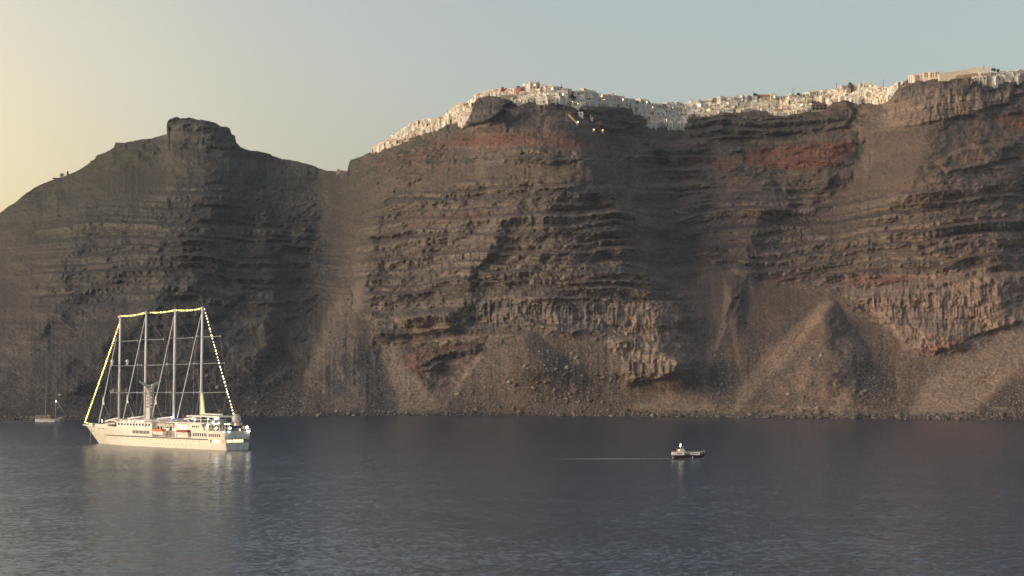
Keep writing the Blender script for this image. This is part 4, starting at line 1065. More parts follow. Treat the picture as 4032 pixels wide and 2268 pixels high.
R_ = random.Random(11)
def arch_wall(mb, x0, x1, y0, y1, z0, z1, n=8):
    """barrel vault along Y"""
    r = (x1 - x0) / 2; cx = (x0 + x1) / 2; h = min(r * 0.8, 1.9)
    pts = [(x0, z0), (x1, z0), (x1, z1)] + [(cx + r * math.cos(math.pi * k / n), z1 + h * math.sin(math.pi * k / n)) for k in range(1, n)] + [(x0, z1)]
    return mb.prism(pts, y0, y1)
def wall_colour(zone_warm):
    return R_.choice(['white','white','cream','cream','cream','white','cream','pink','ochre'] if zone_warm else ['white','white','white','white','cream','grey','grey','white','cream'])

def make_house(style, colour, lit):
    """front faces -Y, base at z = 0, width about 6"""
    root = empty("house", (0, 0, 0))
    m = VM[colour]
    W = R_.uniform(5.2, 7.4); Dp = R_.uniform(5.0, 7.0); H = R_.uniform(2.9, 3.6)
    w2 = W / 2
    ops = []
    if style == 'vault':
        arch_wall(MB(), -w2, w2, 0, Dp, -3, H - 0.8).build("wall", m, root)
        ops = [(-w2 * .55, 1.1), (w2 * .25, 1.1)]
    elif style == 'flat':
        mb = MB().box(-w2, w2, 0, Dp, -3, H)
        mb.box(-w2 - .08, w2 + .08, -0.08, 0.2, H, H + .45); mb.box(-w2 - .08, -w2 + .2, 0.2, Dp, H, H + .45); mb.box(w2 - .2, w2 + .08, 0.2, Dp, H, H + .45)
        mb.build("wall", m, root); ops = [(-w2 * .65, 1.0), (-w2 * .05, 1.0), (w2 * .5, 1.0)]
    elif style == 'two':
        mb = MB().box(-w2, w2, 0, Dp, -3, H); mb.box(-w2 * .95, w2 * .45, 2.0, Dp + 1, H, H * 2 - .2)
        mb.box(-w2 - .05, w2 + .05, -0.06, 0.15, H, H + .5); mb.build("wall", m, root)
        MB().box(-w2 * .55, -w2 * .55 + 1.0, 1.94, 2.1, H + .9, H + 2.1).build("window", VM['open'], root)
        ops = [(-w2 * .6, 1.1), (w2 * .2, 1.1)]
    elif style == 'arcade':
        mb = MB().box(-w2 * 1.2, w2 * 1.2, 0.6, Dp, -3, H)
        mb.box(-w2 * 1.25, w2 * 1.25, -0.6, 0.6, H - .5, H); mb.box(-w2 * 1.25, w2 * 1.25, -0.6, 0.6, -3, 0.15)
        for i in range(4): mb.box(-w2 * 1.25 + i * (w2 * 2.5 - .4) / 3, -w2 * 1.25 + i * (w2 * 2.5 - .4) / 3 + .4, -0.55, -.1, .15, H - .5)
        mb.build("wall", m, root)
        for i in range(3):
            c = -w2 * 1.25 + .4 + (i + .5) * (w2 * 2.5 - .4) / 3 - .2
            MB().box(c - .7, c + .7, .52, .7, 0.2, 2.2).build("window", VM['litw'] if lit and i == 1 else VM['open'], root)
        ops = []
    else:                                                     # stepped cave house with terrace
        mb = MB().box(-w2, w2, 1.5, Dp + 1.5, -5, H)
        mb.box(-w2 * 1.1, w2 * 1.1, -1.4, 1.5, -3, .1); mb.box(-w2 * 1.1, w2 * 1.1, -1.5, -1.3, .1, 0.9)
        mb.build("wall", m, root)
        v = arch_wall(MB(), w2 * .1, w2 * .9, 1.2, Dp, 0, H - .9); v.build("porch", m, root)
        MB().box(-w2 * .7, -w2 * .3, 1.4, 1.6, .1, 2.0).build("door", VM['door'], root)
        MB().box(w2 * .3, w2 * .7, 1.12, 1.3, .6, 1.9).build("window", VM['litw'] if lit else VM['open'], root)
    for i, (x, wd) in enumerate(ops):
        if i == 0: MB().box(x, x + wd, -.06, .12, 0, 2.05).build("door", VM['door'], root)
        else: MB().box(x, x + wd, -.06, .12, .9, 2.1).build("window", VM['litw'] if lit and i == 1 else VM['open'], root)
    if lit: MB().ball((w2 * .8, -.5, 2.3), .24, 6, 4, 1.4).build("lamp", VM['lampw'], root)
    return root
protos = []
STY = ['flat', 'vault', 'two', 'arcade', 'cave']
SNAME = dict(flat="flat-roofed house", vault="barrel-vaulted house", two="two-storey house", arcade="house with an open arcade", cave="terraced cave house")
for style in STY:
    for colour in ('white', 'cream', 'pink', 'grey', 'ochre') if style in ('flat', 'two') else ('white', 'cream', 'pink', 'grey'):
        for lit in (False, True):
            p = make_house(style, colour, lit)
            protos.append((style, colour, lit, p))
def copy_tree(o, parent=None):
    c = o.copy(); COL.objects.link(c)
    c.parent = parent
    for ch in o.children:
        copy_tree(ch, c)
    return c

ZONES = [(1474,1640,"on the lower left tail of the village, above the grey slope"),(1640,1795,"beside the lone pole on the left slope of the village"),
 (1795,1868,"just left of the dark crag below the summit"),(1880,2085,"on top of the dark crag, left of the summit"),(2085,2262,"on the village summit"),
 (2262,2500,"above the dark bluff right of the summit"),(2500,2712,"in the low saddle of the village"),(2712,2962,"between the saddle and the long red awning"),
 (2962,3172,"below the long red awning on the ridge"),(3172,3336,"left of the dark dome, above the open concrete frame"),(3336,3545,"between the dark dome and the brown buttress"),
 (3590,3720,"on the crest of the brown buttress, left of the long hall"),(3836,4140,"on the far right plateau beyond the gabled church")]
def vt(x):
    x = float(x)
    if x < 3570: return float(lut(VTOP, x))
    return float(lut([(3588,312),(3640,296),(3700,290),(3720,290),(3836,308),(3880,296),(3925,285),(4032,278),(4200,276)], x))
def vl(x):
    x = float(x)
    if x < 3570: return float(lut(VLOW, x))
    return float(lut([(3588,314),(3640,306),(3720,302),(3836,316),(3885,336),(3935,329),(4000,318),(4200,312)], x))
spots = []
rows_total = 0
for zi, (xa, xb, _) in enumerate(ZONES):
    x = xa + 4.0
    while x < xb - 6:
        top, low = vt(x), vl(x)
        h = low - top
        nrow = max(1, int(round((h - 6) / 13.0)))
        for r in range(nrow):
            py = low - 3 - (r + 0.1) * max(0.0, h - 17) / max(1, nrow - 0.6) + R_.uniform(-1.5, 1.5)
            if nrow == 1: py = low - 2
            spots.append([zi, r, nrow, x + R_.uniform(-6, 6), py])
        x += R_.uniform(21, 27) if zi not in (6, 7, 8, 9, 10) else R_.uniform(23, 29)
# keep clear of the landmarks
def blocked(px, py):
    for (x0, x1, y0, y1) in ((3325,3365,318,352),(3190,3262,400,440),(3735,3905,240,312),(2955,3045,372,392),(1962,1996,340,362),(2240,2262,360,392),(2084,2106,326,345)):
        if x0 < px < x1 and y0 < py < y1: return True
    return False
spots = [s for s in spots if not blocked(s[3], s[4])]
R_.shuffle(spots)
limit = 296
main, rest = spots[:limit], spots[limit:]
print("village spots", len(spots))
bycell = {}
for s in main: bycell.setdefault((s[0], min(s[1], 9)), []).append(s)
ORD = ["leftmost","second","third","fourth","fifth","sixth","seventh","eighth","ninth","tenth","eleventh","twelfth","thirteenth","fourteenth","fifteenth","sixteenth","seventeenth","eighteenth","nineteenth","twentieth","twenty-first","twenty-second"]
CN = dict(white="white", cream="cream", pink="pinkish", grey="grey-white", ochre="ochre")
gD = {id(s): None for s in spots}
DD = ground([s[3] for s in spots], [s[4] for s in spots])
for s, d in zip(spots, DD): gD[id(s)] = float(d)
used_first = set()
def place(s, colour_bias=True):
    zi, r, nrow, px, py = s
    warm = zi <= 4 or zi >= 8
    want = wall_colour(warm)
    lit = R_.random() < 0.09
    cand = [p for p in protos if p[1] == want and p[2] == lit and not (r >= nrow - 1 and p[0] == 'two')] or protos
    style, colour, lit, pr = R_.choice(cand)
    if id(pr) in used_first: o = copy_tree(pr)
    else:
        o = pr; used_first.add(id(pr))
    d = gD[id(s)] - 1.5
    o.location = at(px, py, d)
    o.rotation_euler = (0, 0, R_.uniform(-0.55, 0.45))
    k = R_.uniform(0.72, 1.0) if r < nrow - 1 else R_.uniform(0.70, 1.05)
    o.scale = (k * R_.uniform(0.85, 1.15), k, k * R_.uniform(0.9, 1.2))
    return o, style, colour, lit
def row_name(s_):
    r, nrow = s_[1], s_[2]
    if r == 0 and nrow > 1: return "lowest row"
    if r == nrow - 1: return "skyline row"
    return ["", "second row", "third row", "fourth row", "fifth row", "sixth row", "seventh row"][min(r, 6)]
SHORT = ["on village's left tail","beside lone left-slope pole","left of dark crag","atop dark crag","on village summit","above dark right bluff","in village saddle",
         "before long red awning","below long red awning","left of dark dome","right of dark dome","on brown buttress crest","beyond gabled church"]
cells = {}
for s_ in main: cells.setdefault((s_[0], row_name(s_)), []).append(s_)
for (zi, rown), lst in sorted(cells.items()):
    lst.sort(key=lambda q: q[3])
    for i, s_ in enumerate(lst):
        o, style, colour, lit = place(s_)
        pos = "leftmost" if i == 0 else (ORD[i] + " from the left")
        lab = f"{CN[colour]} {SNAME[style]}, {pos} in the {rown} {ZONES[zi][2]}"
        if len(lab.split()) > 16:
            pos = "leftmost" if i == 0 else (ORD[i] + " from left")
            lab = f"{CN[colour]} {SNAME[style]}, {pos}, {rown} {SHORT[zi]}"
        tag(o, lab, "house", "pale houses of the village along the cliff rim")
for p in protos:
    if id(p[3]) not in used_first:
        for ch in list(p[3].children): bpy.data.objects.remove(ch)
        bpy.data.objects.remove(p[3])
# the many smaller houses, sheds and terrace walls filling the gaps
mbs = MB()
fx, fy = [], []
for s in rest: fx.append(s[3]); fy.append(s[4])
for zi, (xa, xb, _) in enumerate(ZONES):
    n = int((xb - xa) * 2.3)
    for i in range(n):
        x = R_.uniform(xa, xb); t_, l_ = vt(x), vl(x)
        fx.append(x); fy.append(l_ - 1 - R_.random() * max(1, (l_ - t_ - 11)))
fd = ground(fx, fy)
for x, y, d in zip(fx, fy, fd):
    if blocked(x, y): continue
    p = at(x, y, float(d) - R_.uniform(-1, 2.5))
    w = R_.uniform(1.6, 4.6); h = R_.uniform(1.4, 3.6); a = R_.uniform(-0.6, 0.5); dp = R_.uniform(2, 5)
    ca, sa = math.cos(a), math.sin(a)
    c = R_.choice([0, 0, 0, 0, 1, 1, 1, 2, 3, 5])
    q = [(-w / 2, 0), (w / 2, 0), (w / 2, dp), (-w / 2, dp)]
    vs_ = [(p.x + u * ca - v * sa, p.y + u * sa + v * ca, p.z + zz) for zz in (-4, h) for u, v in q]
    mbs.add(vs_, [(4,5,6,7),(0,1,5,4),(1,2,6,5),(2,3,7,6),(3,0,4,7)], c)
    if R_.random() < 0.55:
        u0 = R_.uniform(-w / 2 + .1, w / 2 - .7); u1 = u0 + R_.uniform(.5, 1.0); z0 = R_.uniform(0.1, .6); z1 = min(h - .2, z0 + R_.uniform(.9, 1.8))
        vs_ = [(p.x + u * ca + 0.07 * sa, p.y + u * sa - 0.07 * ca, p.z + zz) for u, zz in ((u0, z0), (u1, z0), (u1, z1), (u0, z1))]
        mbs.add(vs_, [(0, 1, 2, 3)], 4)
o = mbs.build("small_outbuildings", [VM['white'], VM['cream'], VM['pink'], VM['grey'], VM['open'], VM['stone']])
tag(o, "jumble of tiny white and stone outbuildings and terrace walls between the village houses", "outbuildings", None, "stuff")
mbl = MB()

# ------------------------------------------------------------------ landmarks
def g1(px, py): return float(ground([px], [py])[0])
def spot(px, py, off=0.0): return at(px, py, g1(px, py) + off)
# dark dome
p = spot(3347, 352, -6)
R = empty("domed_chapel", p); tag(R, "dark round dome with pointed top rising above the white village roofs", "dome")
VM['dome'] = mat("dark_dome", (0.10, 0.085, 0.06), 0.7, noise=0.2)
mb = MB(); prof = [(1.5,-3),(1.7,0.2),(1.75,1.0),(2.15,2.2),(2.2,3.4),(1.95,4.5),(1.3,5.4),(0.6,6.0),(0.12,6.7),(0.0,7.0)]
n = 16; vs_ = [(r * math.cos(2 * math.pi * k / n), r * math.sin(2 * math.pi * k / n), z) for r, z in prof for k in range(n)]
mb.add(vs_, [(j * n + k, j * n + (k + 1) % n, (j + 1) * n + (k + 1) % n, (j + 1) * n + k) for j in range(len(prof) - 1) for k in range(n)])
dm = mb.build("dome", VM['dome'], R, True)
MB().tube((0, 0, 6.8), (0, 0, 8.3), .06, n=5).build("finial", VM['pole'], dm)
MB().box(-3.0, 0.5, -2.0, 2.0, -3, 0.6).build("wall", VM['stone'], R)
# long hall, gabled church, retaining walls on the right
p = spot(3790, 300, -4)
R = empty("long_hall", p); tag(R, "long low cream hall climbing the ridge towards the gabled church", "hall")
MB().prism([(-19, -4), (14.5, -4), (14.5, 6.9), (13.7, 7.4), (-1, 4.4), (-19, 1.8)], 0, 6).build("wall", VM['cream'], R)
MB().prism([(-19.3, 1.8), (-1, 4.4), (13.7, 7.4), (13.7, 7.6), (-1, 4.65), (-19.3, 2.0)], -0.2, 6.2).build("roof_edge", VM['white'], R)
p = spot(3880, 296, -4)
R = empty("gabled_church", p); tag(R, "small white church with pointed gable and cross beside the long hall", "church")
mb = MB().prism([(-5.2, -4), (4.4, -4), (4.4, 5.0), (3.4, 6.6), (1.9, 7.8), (0.4, 6.6), (-0.6, 5.0), (-2.6, 4.6), (-4.2, 3.6), (-5.2, 2.2)], 0, 5.5)
mb.build("wall", VM['white'], R)
MB().prism([(-1.0, 5.2), (0.6, 7.0), (0.2, 7.6), (-1.6, 5.6)], 3.0, 5.0).build("roof", VM['stone'], R)
MB().tube((-0.4, 4.5, 6.6), (-0.4, 4.5, 9.2), .12, n=5).build("cross", VM['pole'], R)
for (px, py, x0, x1, h0, h1, lab) in ((3728, 306, -6.0, 5.0, 0.6, 2.6, "left tan stone retaining wall under the long hall"), (3812, 304, -10, 11, 0.9, 3.4, "middle tan stone retaining wall with sloping top below the hall"), (3884, 300, -5, 2.6, 1.4, 2.6, "tan stone retaining wall directly below the gabled church")):
    p = spot(px, py - 2, -1.5)
    R = empty("retaining_wall", p); tag(R, lab, "retaining wall", "stone retaining walls below the long hall")
    VM.setdefault('tan', mat("tan_masonry", (0.46, 0.32, 0.21), 0.95, noise=0.5, nscale=0.5))
    MB().prism([(x0, -1.5), (x1, -1.5), (x1, h1), (x0, h0)], 0, 2.5).build("wall", VM['tan'], R)
    MB().prism([(x0, h0), (x1, h1), (x1, h1 + .3), (x0, h0 + .3)], -0.1, 2.6).build("coping", VM['cream'], R)
# big blocky hotel by the plateau, block at the end of the buttress crest
for (px, py, n_) in ((3648, 306, 0), (3672, 305, 1), (3692, 303, 2)):
    p = spot(px, py, -5)
    R = empty("apartment_block", p)
    tag(R, ["cream apartment block with dark windows, leftmost of three on the buttress crest", "cream apartment block with dark windows, middle of three on the buttress crest", "pale apartment block with dark windows nearest the long hall"][n_], "apartment block", "apartment blocks on the buttress crest")
    MB().box(-2.3, 2.3, 0, 5, -4, 4.6).build("wall", VM['cream' if n_ < 2 else 'white'], R)
    for i in range(2):
        for j in range(2):
            MB().box(-1.6 + i * 2.0, -0.7 + i * 2.0, -.06, .1, 0.6 + j * 2.0, 1.9 + j * 2.0).build("window", VM['open'], R)
# open concrete frame
p = spot(3224, 436, -5)
R = empty("concrete_frame", p, math.radians(-4)); tag(R, "unfinished two-storey open concrete frame on a stone base under the village", "building frame")
MB().prism([(-6.2, -5), (6.4, -5), (6.4, 0.9), (-6.2, 0.2)], 0, 5).build("base_wall", VM.setdefault('tan2', mat("dull_masonry", (0.34, 0.27, 0.18), 0.95, noise=0.3)), R)
for j, z in enumerate((3.3, 5.8)):
    MB().box(-6.3 + j * 2, 7.6, -.2, 5, z - .3, z).build("floor_slab", VM['stone'], R)
for i in range(5):
    for y in (0.1, 4.6):
        MB().box(-5.9 + i * 3.2, -5.55 + i * 3.2, y, y + .35, 0.2, 5.5).build("column", VM['stone'], R)
MB().box(-6.0, 7.0, 4.95, 5.1, 0, 5.3).build("back_wall", VM['open'], R)
# long red awning, bell tower, dark dome house
p = spot(3002, 388, -3)
R = empty("restaurant", p); tag(R, "ridge-top restaurant under a long dark red awning with white posts", "restaurant")
MB().box(-7, 7, 2, 6, -4, 2.4).build("wall", VM['cream'], R)
MB().prism([(-7.4, 2.3), (7.4, 2.3), (7.2, 3.4), (-7.0, 3.5)], -0.6, 5).build("awning", VM['rose'], R)
for i in range(6): MB().box(-7.2 + i * 2.8, -6.95 + i * 2.8, -0.5, -.2, -3, 2.3).build("post", VM['white'], R)
p = spot(3080, 444, -4)
R = empty("restaurant", p); tag(R, "cliff-edge restaurant under a dark red awning at the foot of the village", "restaurant")
MB().box(-6, 6, 1, 5, -4, 2.0).build("wall", VM['white'], R)
MB().prism([(-6.6, 1.6), (6.2, 2.6), (6.0, 3.5), (-4.0, 3.0)], -1.2, 4).build("awning", VM['rose'], R)
MB().box(-6.3, 6.3, -1.6, -1.3, -3, 0.7).build("terrace_wall", VM['white'], R)
p = spot(1979, 362, -4)
R = empty("bell_tower", p); tag(R, "dark red square bell tower with small pale dome on the village skyline", "tower")
MB().box(-1.5, 1.5, 0, 3, -4, 2.2).build("wall", VM['red'] if 'red' in VM else M['red'], R)
mb = MB().box(-1.0, 1.0, .5, 2.5, 2.2, 3.4); mb.ball((0, 1.5, 3.4), 1.0, 10, 6); mb.build("dome", VM['dome'], R)
p = spot(2041, 350, -3)
R = empty("domed_chapel", p); tag(R, "little chapel with grey dome on a terracotta drum left of the summit", "chapel")
MB().box(-1.9, 1.9, 0, 3.4, -4, 1.2).build("wall", VM['rose'], R)
MB().ball((0, 1.7, 1.2), 1.7, 12, 8, 0.9).build("dome", VM['dome'], R, True)
# stone barrack wall at summit-left
p = spot(1990, 388, -4)
R = empty("stone_building", p); tag(R, "long blank brown stone building below the dark red bell tower", "building")
MB().prism([(-4, -4), (6.5, -4), (6.5, 3.2), (-4, 2.8)], 0, 4).build("wall", VM['stone'], R)
MB().box(3.2, 4.2, -.06, .1, .2, 1.8).build("door", VM['open'], R)
# tall summit blocks seen against the sky
for (px, py, w, h, c, lab) in ((2099, 350, 2.6, 5.2, 'cream', "tall narrow cream tower house at the highest point of the village"), (2168, 366, 2.6, 5.4, 'cream', "tall cream house with a sloping gable right of the summit pole"),
                             (2210, 378, 5.2, 4.4, 'grey', "broad grey block with pilasters on the skyline, right of summit"), (2405, 384, 1.9, 3.4, 'pink', "square brownish tower block above the dark bluff"),
                             (2440, 398, 4.0, 4.2, 'grey', "wide grey-white block with a lit window above the bluff end"), (2535, 408, 3.6, 3.6, 'grey', "long grey hotel block with flat roof at saddle edge"),
                             (3044, 396, 2.2, 6.4, 'cream', "tall cream tower block closing the right end of long awning"), (2844, 398, 1.6, 4.2, 'grey', "narrow grey bell tower with white front on the ridge"),
                             (3420, 345, 4.4, 4.2, 'cream', "large cream vaulted church block right of the dark dome")):
    p = spot(px, py, -4)
    R = empty("tower_block", p, R_.uniform(-.2, .3)); tag(R, lab, "building")
    MB().box(-w, w, 0, 5, -5, h).build("wall", VM[c], R)
    MB().box(-w - .12, w + .12, -.12, 5.1, h, h + .3).build("parapet", VM['white'], R)
    k = max(1, int(w / 1.1))
    for i in range(k):
        for j in range(max(1, int(h / 2.4))):
            x = -w + (i + .5) * 2 * w / k
            MB().box(x - .4, x + .4, -.07, .1, .6 + j * 2.1, 1.9 + j * 2.1).build("window", VM['litw'] if (i + j) % 5 == 2 else VM['open'], R)
# huts and lights on the slope below the summit
for (px, py, w, h, c, lit, lab) in ((2287, 457, 1.8, 3.4, 'white', 0, "white cable station house on the dark slope below the summit"), (2330, 464, 1.2, 2.2, 'white', 0, "small white hut beside the cable station on the dark slope"),
                             (2338, 514, .9, 1.4, 'ochre', 1, "left one of two tiny lit huts low on the slope"), (2373, 516, .8, 1.2, 'ochre', 1, "right one of two tiny lit huts low on the slope")):
    p = spot(px, py, -2.5)
    R = empty("hut", p); tag(R, lab, "hut")
    MB().box(-w, w, 0, 3, -3, h).build("wall", VM[c], R)
    MB().box(-w * .4, w * .3, -.08, .1, h * .25, h * .8).build("window", VM['litw'] if lit else VM['open'], R)
    if lit: MB().ball((0, -.6, h * .6), .34, 8, 6).build("lamp", mat("orange_lamp", (.9, .6, .3), emit=(1.0, .62, .22), es=2.2), R)
# stairway, its orange lamplight painted in as ochre
p0 = spot(2240, 452, -1.0); p1 = spot(2273, 486, -1.5)
R = empty("stairway", p0); tag(R, "diagonal stairway in painted orange lamplight with a lamp at its foot below the summit", "stairway")
mb = MB()
for i in range(14):
    q = p0.lerp(p1, i / 13) - p0
    mb.box(q.x - .6, q.x + .6, q.y - 1.2, q.y + 2, q.z - 1.6, q.z + .35)
mb.build("step", VM['ochre'], R)
q = p1 - p0
MB().ball((q.x + .4, q.y - 1.2, q.z + 1.0), .5, 8, 6).build("lamp", VM['lampw'], R)
# ruin on the saddle, ledge on the crag
p = at(1338, 676, 1850)
R = empty("ruined_wall", p); tag(R, "low ruined stone wall on the saddle beside the overhanging rock", "ruin")
mb = MB().box(-2.6, 0.2, 0, 2, -3, 2.2); mb.box(0.2, 3.4, .3, 1.8, -3, 1.2); mb.box(3.4, 5.0, .2, 1.6, -3, .6); mb.build("wall", VM['stone'], R)
# poles
for i, (px, y1, y0, lab) in enumerate(((1764, 431, 458, "dark utility pole standing on the left slope of the village"), (2120, 318, 345, "dark pole on the village summit"), (2210, 328, 356, "pole with a crossbar right of the village summit"),
                        (2683, 398, 416, "short pole near the saddle of the village"), (2721, 386, 418, "dark utility pole just right of the saddle"), (2834, 375, 398, "short pole behind the narrow grey bell tower"), (2903, 371, 402, "dark utility pole left of the long red awning"),
                        (2967, 359, 388, "dark utility pole at the left end of the red awning"), (3123, 347, 376, "dark utility pole above the cream houses, right of awning"), (3293, 326, 358, "dark utility pole left of the dark dome"), (3478, 313, 352, "tallest dark pole near the brown buttress"))):
    d = g1(px, max(y0, float(lut(SKY, px)) + 1)) - 2
    a = at(px, y0 + 8, d); b = at(px, y1, d)
    R = empty("utility_pole", a); tag(R, lab, "pole", "utility poles along the village ridge")
    MB().tube((0, 0, 0), (0, 0, (b - a).z), .24, .16, 6).build("pole", VM['pole'], R)
    MB().tube((-.7, 0, (b - a).z - .7), (.7, 0, (b - a).z - .7), .09, n=5).build("crossbar", VM['pole'], R)

# ------------------------------------------------------------------ trees and shrubs
def leaf_cloud(name, c, rx, ry, rz, n, size, parent, seed):
    rr = random.Random(seed); mb = MB()
    lumps = [(rr.uniform(-.6, .6) * rx, rr.uniform(-.6, .6) * ry, rr.uniform(-.4, .6) * rz, rr.uniform(.3, .55)) for _ in range(9)]
    for i in range(n):
        l = rr.choice(lumps)
        v = Vector((rr.gauss(0, 1), rr.gauss(0, 1), rr.gauss(0, 1))).normalized() * (rr.random() ** .4)
        q = Vector((c[0] + l[0] + v.x * rx * l[3], c[1] + l[1] + v.y * ry * l[3], c[2] + l[2] + v.z * rz * l[3]))
        u = Vector((rr.gauss(0, 1), rr.gauss(0, 1), rr.gauss(0, 1))).normalized(); w = u.orthogonal().normalized()
        s = size * rr.uniform(.6, 1.4)
        mb.add([q + u * s, q + w * s * .7, q - u * s, q - w * s * .7], [(0, 1, 2, 3)])
    return mb.build(name, VM['leaf'], parent)
for i, (px, py, h, w, lab) in enumerate(((2252, 396, 5.4, 3.2, "dark green tree between the summit block and the bluff houses"), (2262, 398, 4.0, 2.4, "lower dark tree right beside the summit tree"), (3912, 290, 5.0, 4.2, "dark green tree on the right side of the gabled church"), (3930, 290, 3.6, 3.0, "smaller tree beyond the one beside the gabled church"),
                                     (2974, 382, 3.2, 2.6, "dark tree above the long red awning"), (3145, 380, 3.0, 3.0, "dark tree among cream houses right of the awning"))):
    p = spot(px, py, -5)
    R = empty("tree", p); tag(R, lab, "tree", "trees among the village houses")
    MB().tube((0, 0, -2), (0, 0, h * .6), .25, .12, 6).build("trunk", VM['bark'], R)
    leaf_cloud("crown", (0, 0, h * .62), w * .6, w * .6, h * .42, 500, .30, R, i)
for i, (px, py, h, w, lab) in enumerate(((245, 698, 4.0, 4.4, "dark bushy shrub on the left skyline, left of a matching pair"), (268, 692, 4.4, 3.0, "dark upright shrub on the left skyline, right of a matching pair"), (215, 708, 2.0, 5.4, "low sprawling shrub just down the left skyline from the pair"), (360, 640, 2.2, 2.0, "small shrub on the skyline step of the western mountain"))):
    d = g1(px, float(lut(SKY, px)) + 2)
    R = empty("shrub", at(px, py, d)); tag(R, lab, "shrub", "shrubs on the western skyline")
    MB().tube((0, 0, -1), (0, 0, h * .5), .15, .08, 5).build("stem", VM['bark'], R)
    leaf_cloud("foliage", (0, 0, h * .45), w * .5, w * .5, h * .5, 420, .26, R, 20 + i)

# ------------------------------------------------------------------ scree boulders and scrub
def scatter(name, label, cat, n, region, size, mats, seed, squash=0.8, zup=0.0):
    rr = np.random.RandomState(seed)
    px = rr.uniform(-100, 4150, n); t = rr.rand(n) ** region[2] * (region[1] - region[0]) + region[0]
    yw = lut(WAT, px); ys = np.interp(px, _gx, _gs)
    py = yw + (ys - yw) * t
    D, m = depth_field(px, py)
    keep = (m['cliff'] < 0.5) & (m['village'] < 0.2) & (rr.rand(n) < region[3](px, py, t, m))
    px, py, D = px[keep], py[keep], D[keep]
    a, ry, rz = ray(px, py)
    P = np.stack([a / ry * D, D, CAM_H + rz / ry * D], 1)
    k = len(P)
    s = size[0] * (rr.rand(k) ** -0.32); s = np.minimum(s, size[1])
    base = np.array([(1,0,0),(-1,0,0),(0,1,0),(0,-1,0),(0,0,1),(0,0,-1),(.6,.6,.5),(-.6,.6,-.4),(.6,-.6,-.4),(-.6,-.6,.5)], float)[:6]
    F = np.array([(0,2,4),(2,1,4),(1,3,4),(3,0,4),(2,0,5),(1,2,5),(3,1,5),(0,3,5)])
    jit = rr.uniform(.65, 1.25, (k, 6, 3))
    ang = rr.uniform(0, 6.28, k); ca, sa = np.cos(ang), np.sin(ang)
    V = base[None] * jit * s[:, None, None]; V[:, :, 2] *= squash
    X = V[:, :, 0] * ca[:, None] - V[:, :, 1] * sa[:, None]; Yv = V[:, :, 0] * sa[:, None] + V[:, :, 1] * ca[:, None]
    Z = V[:, :, 2] + X * rr.uniform(-.4, .4, k)[:, None]
    V = np.stack([X, Yv, Z], 2) + P[:, None, :]; V[:, :, 1] -= s[:, None] * 0.2; V[:, :, 2] += zup
    nv = k * 6
    me = bpy.data.meshes.new(name)
    me.vertices.add(nv); me.vertices.foreach_set("co", V.reshape(-1).astype(np.float32))
    q = (F[None] + (np.arange(k) * 6)[:, None, None]).reshape(-1)
    nf = k * 8
    me.loops.add(nf * 3); me.polygons.add(nf)
    me.loops.foreach_set("vertex_index", q.astype(np.int32))
    me.polygons.foreach_set("loop_start", np.arange(0, nf * 3, 3, dtype=np.int32)); me.polygons.foreach_set("loop_total", np.full(nf, 3, np.int32))
    for mm in mats: me.materials.append(mm)
    me.polygons.foreach_set("material_index", np.repeat(rr.randint(0, len(mats), k), 8).astype(np.int32))
    me.update()
    o = bpy.data.objects.new(name, me); COL.objects.link(o)
    tag(o, label, cat, None, "stuff")
    return o
rk = [mat("boulder_tan", (0.20, 0.155, 0.12), .95), mat("boulder_dark", (0.09, 0.078, 0.07), .95), mat("boulder_pale", (0.24, 0.205, 0.165), .95), mat("boulder_brown", (0.14, 0.105, 0.082), .95)]
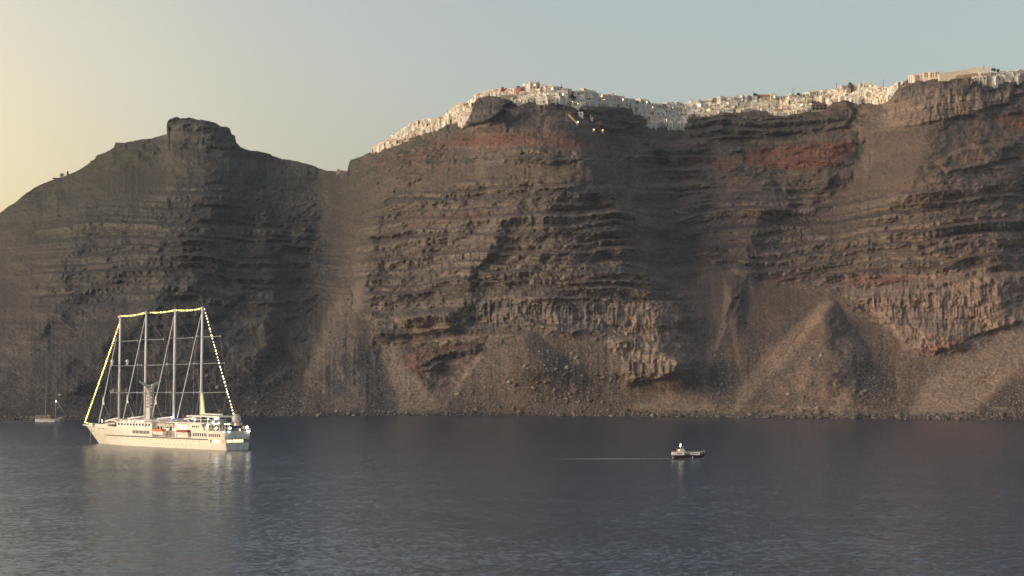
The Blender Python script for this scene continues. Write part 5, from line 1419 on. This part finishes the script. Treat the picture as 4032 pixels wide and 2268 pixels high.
def where_scree(px, py, t, m):
    f = poly_mask(px, py, [(1700,1660),(1860,1480),(2100,1340),(2400,1400),(2480,1560),(2440,1660)], 40)
    f = np.maximum(f, poly_mask(px, py, [(2780,1380),(2860,1380),(2890,1560),(2870,1660),(2790,1600)], 20))
    f = np.maximum(f, poly_mask(px, py, [(3020,1400),(3200,1260),(3240,1400),(3230,1660),(2950,1660)], 40) * .8)
    f = np.maximum(f, poly_mask(px, py, [(3380,1420),(3560,1400),(3600,1660),(3330,1660)], 40))
    f = np.maximum(f, poly_mask(px, py, [(4200,1380),(4032,1480),(3860,1600),(3820,1660),(4200,1660)], 30))
    f = np.maximum(f, poly_mask(px, py, [(950,1500),(1250,1450),(1260,1660),(900,1660)], 60) * .6)
    f = np.maximum(f, (t < 0.02) * 0.9)
    return np.maximum(f * (0.5 + 0.9 * vnoise(px / 60, py / 40, 91)), 0.05)
scatter("scree_boulders", "loose boulders strewn over the scree fans and along the waterline", "boulders", 60000, (0.0, 0.45, 1.4, where_scree), (0.34, 2.4), rk, 5)
sb = [mat("scrub_green", (0.062, 0.07, 0.04), .95), mat("scrub_olive", (0.10, 0.095, 0.06), .95), mat("scrub_dark", (0.045, 0.05, 0.035), .95)]
def where_scrub(px, py, t, m):
    return np.clip(0.15 + 0.9 * fbm(px / 60, py / 30, 58, 4) + 0.5 * sstep(.5, .95, t), 0, 1) * 0.6
scatter("scrub", "low dark scrub dotting the benches and upper slopes of the cliffs", "scrub", 26000, (0.18, 0.99, 0.8, where_scrub), (0.32, 1.5), sb, 6, 0.7, 0.15)

def where_shore(px, py, t, m): return np.clip(0.25 + 1.3 * fbm(px / 70, px * 0, 92, 3) + 0.25 * (px > 2400), 0.05, 1)
scatter("shore_boulders", "big tumbled boulders lying along the waterline below the cliffs", "boulders", 1900, (0.0, 0.02, 1.0, where_shore), (0.7, 3.4), [rk[1], rk[1], rk[3]], 9, 0.75)

# ------------------------------------------------------------------ evening haze over the caldera
hz = MB().box(-1400, 1400, -60, 3600, -25, 420).build("haze", [])
tag(hz, "thin pale evening haze hanging over the caldera", None, None, "stuff")
hm = bpy.data.materials.new("haze_air"); hm.use_nodes = True
nt = hm.node_tree
for n in list(nt.nodes): nt.nodes.remove(n)
ou = nt.nodes.new("ShaderNodeOutputMaterial"); pv = nt.nodes.new("ShaderNodeVolumePrincipled")
pv.inputs["Color"].default_value = (0.66, 0.80, 1.0, 1)
pv.inputs["Density"].default_value = 0.000034
nt.links.new(pv.outputs[0], ou.inputs["Volume"])
hz.data.materials.append(hm)
hz.display_type = 'WIRE'
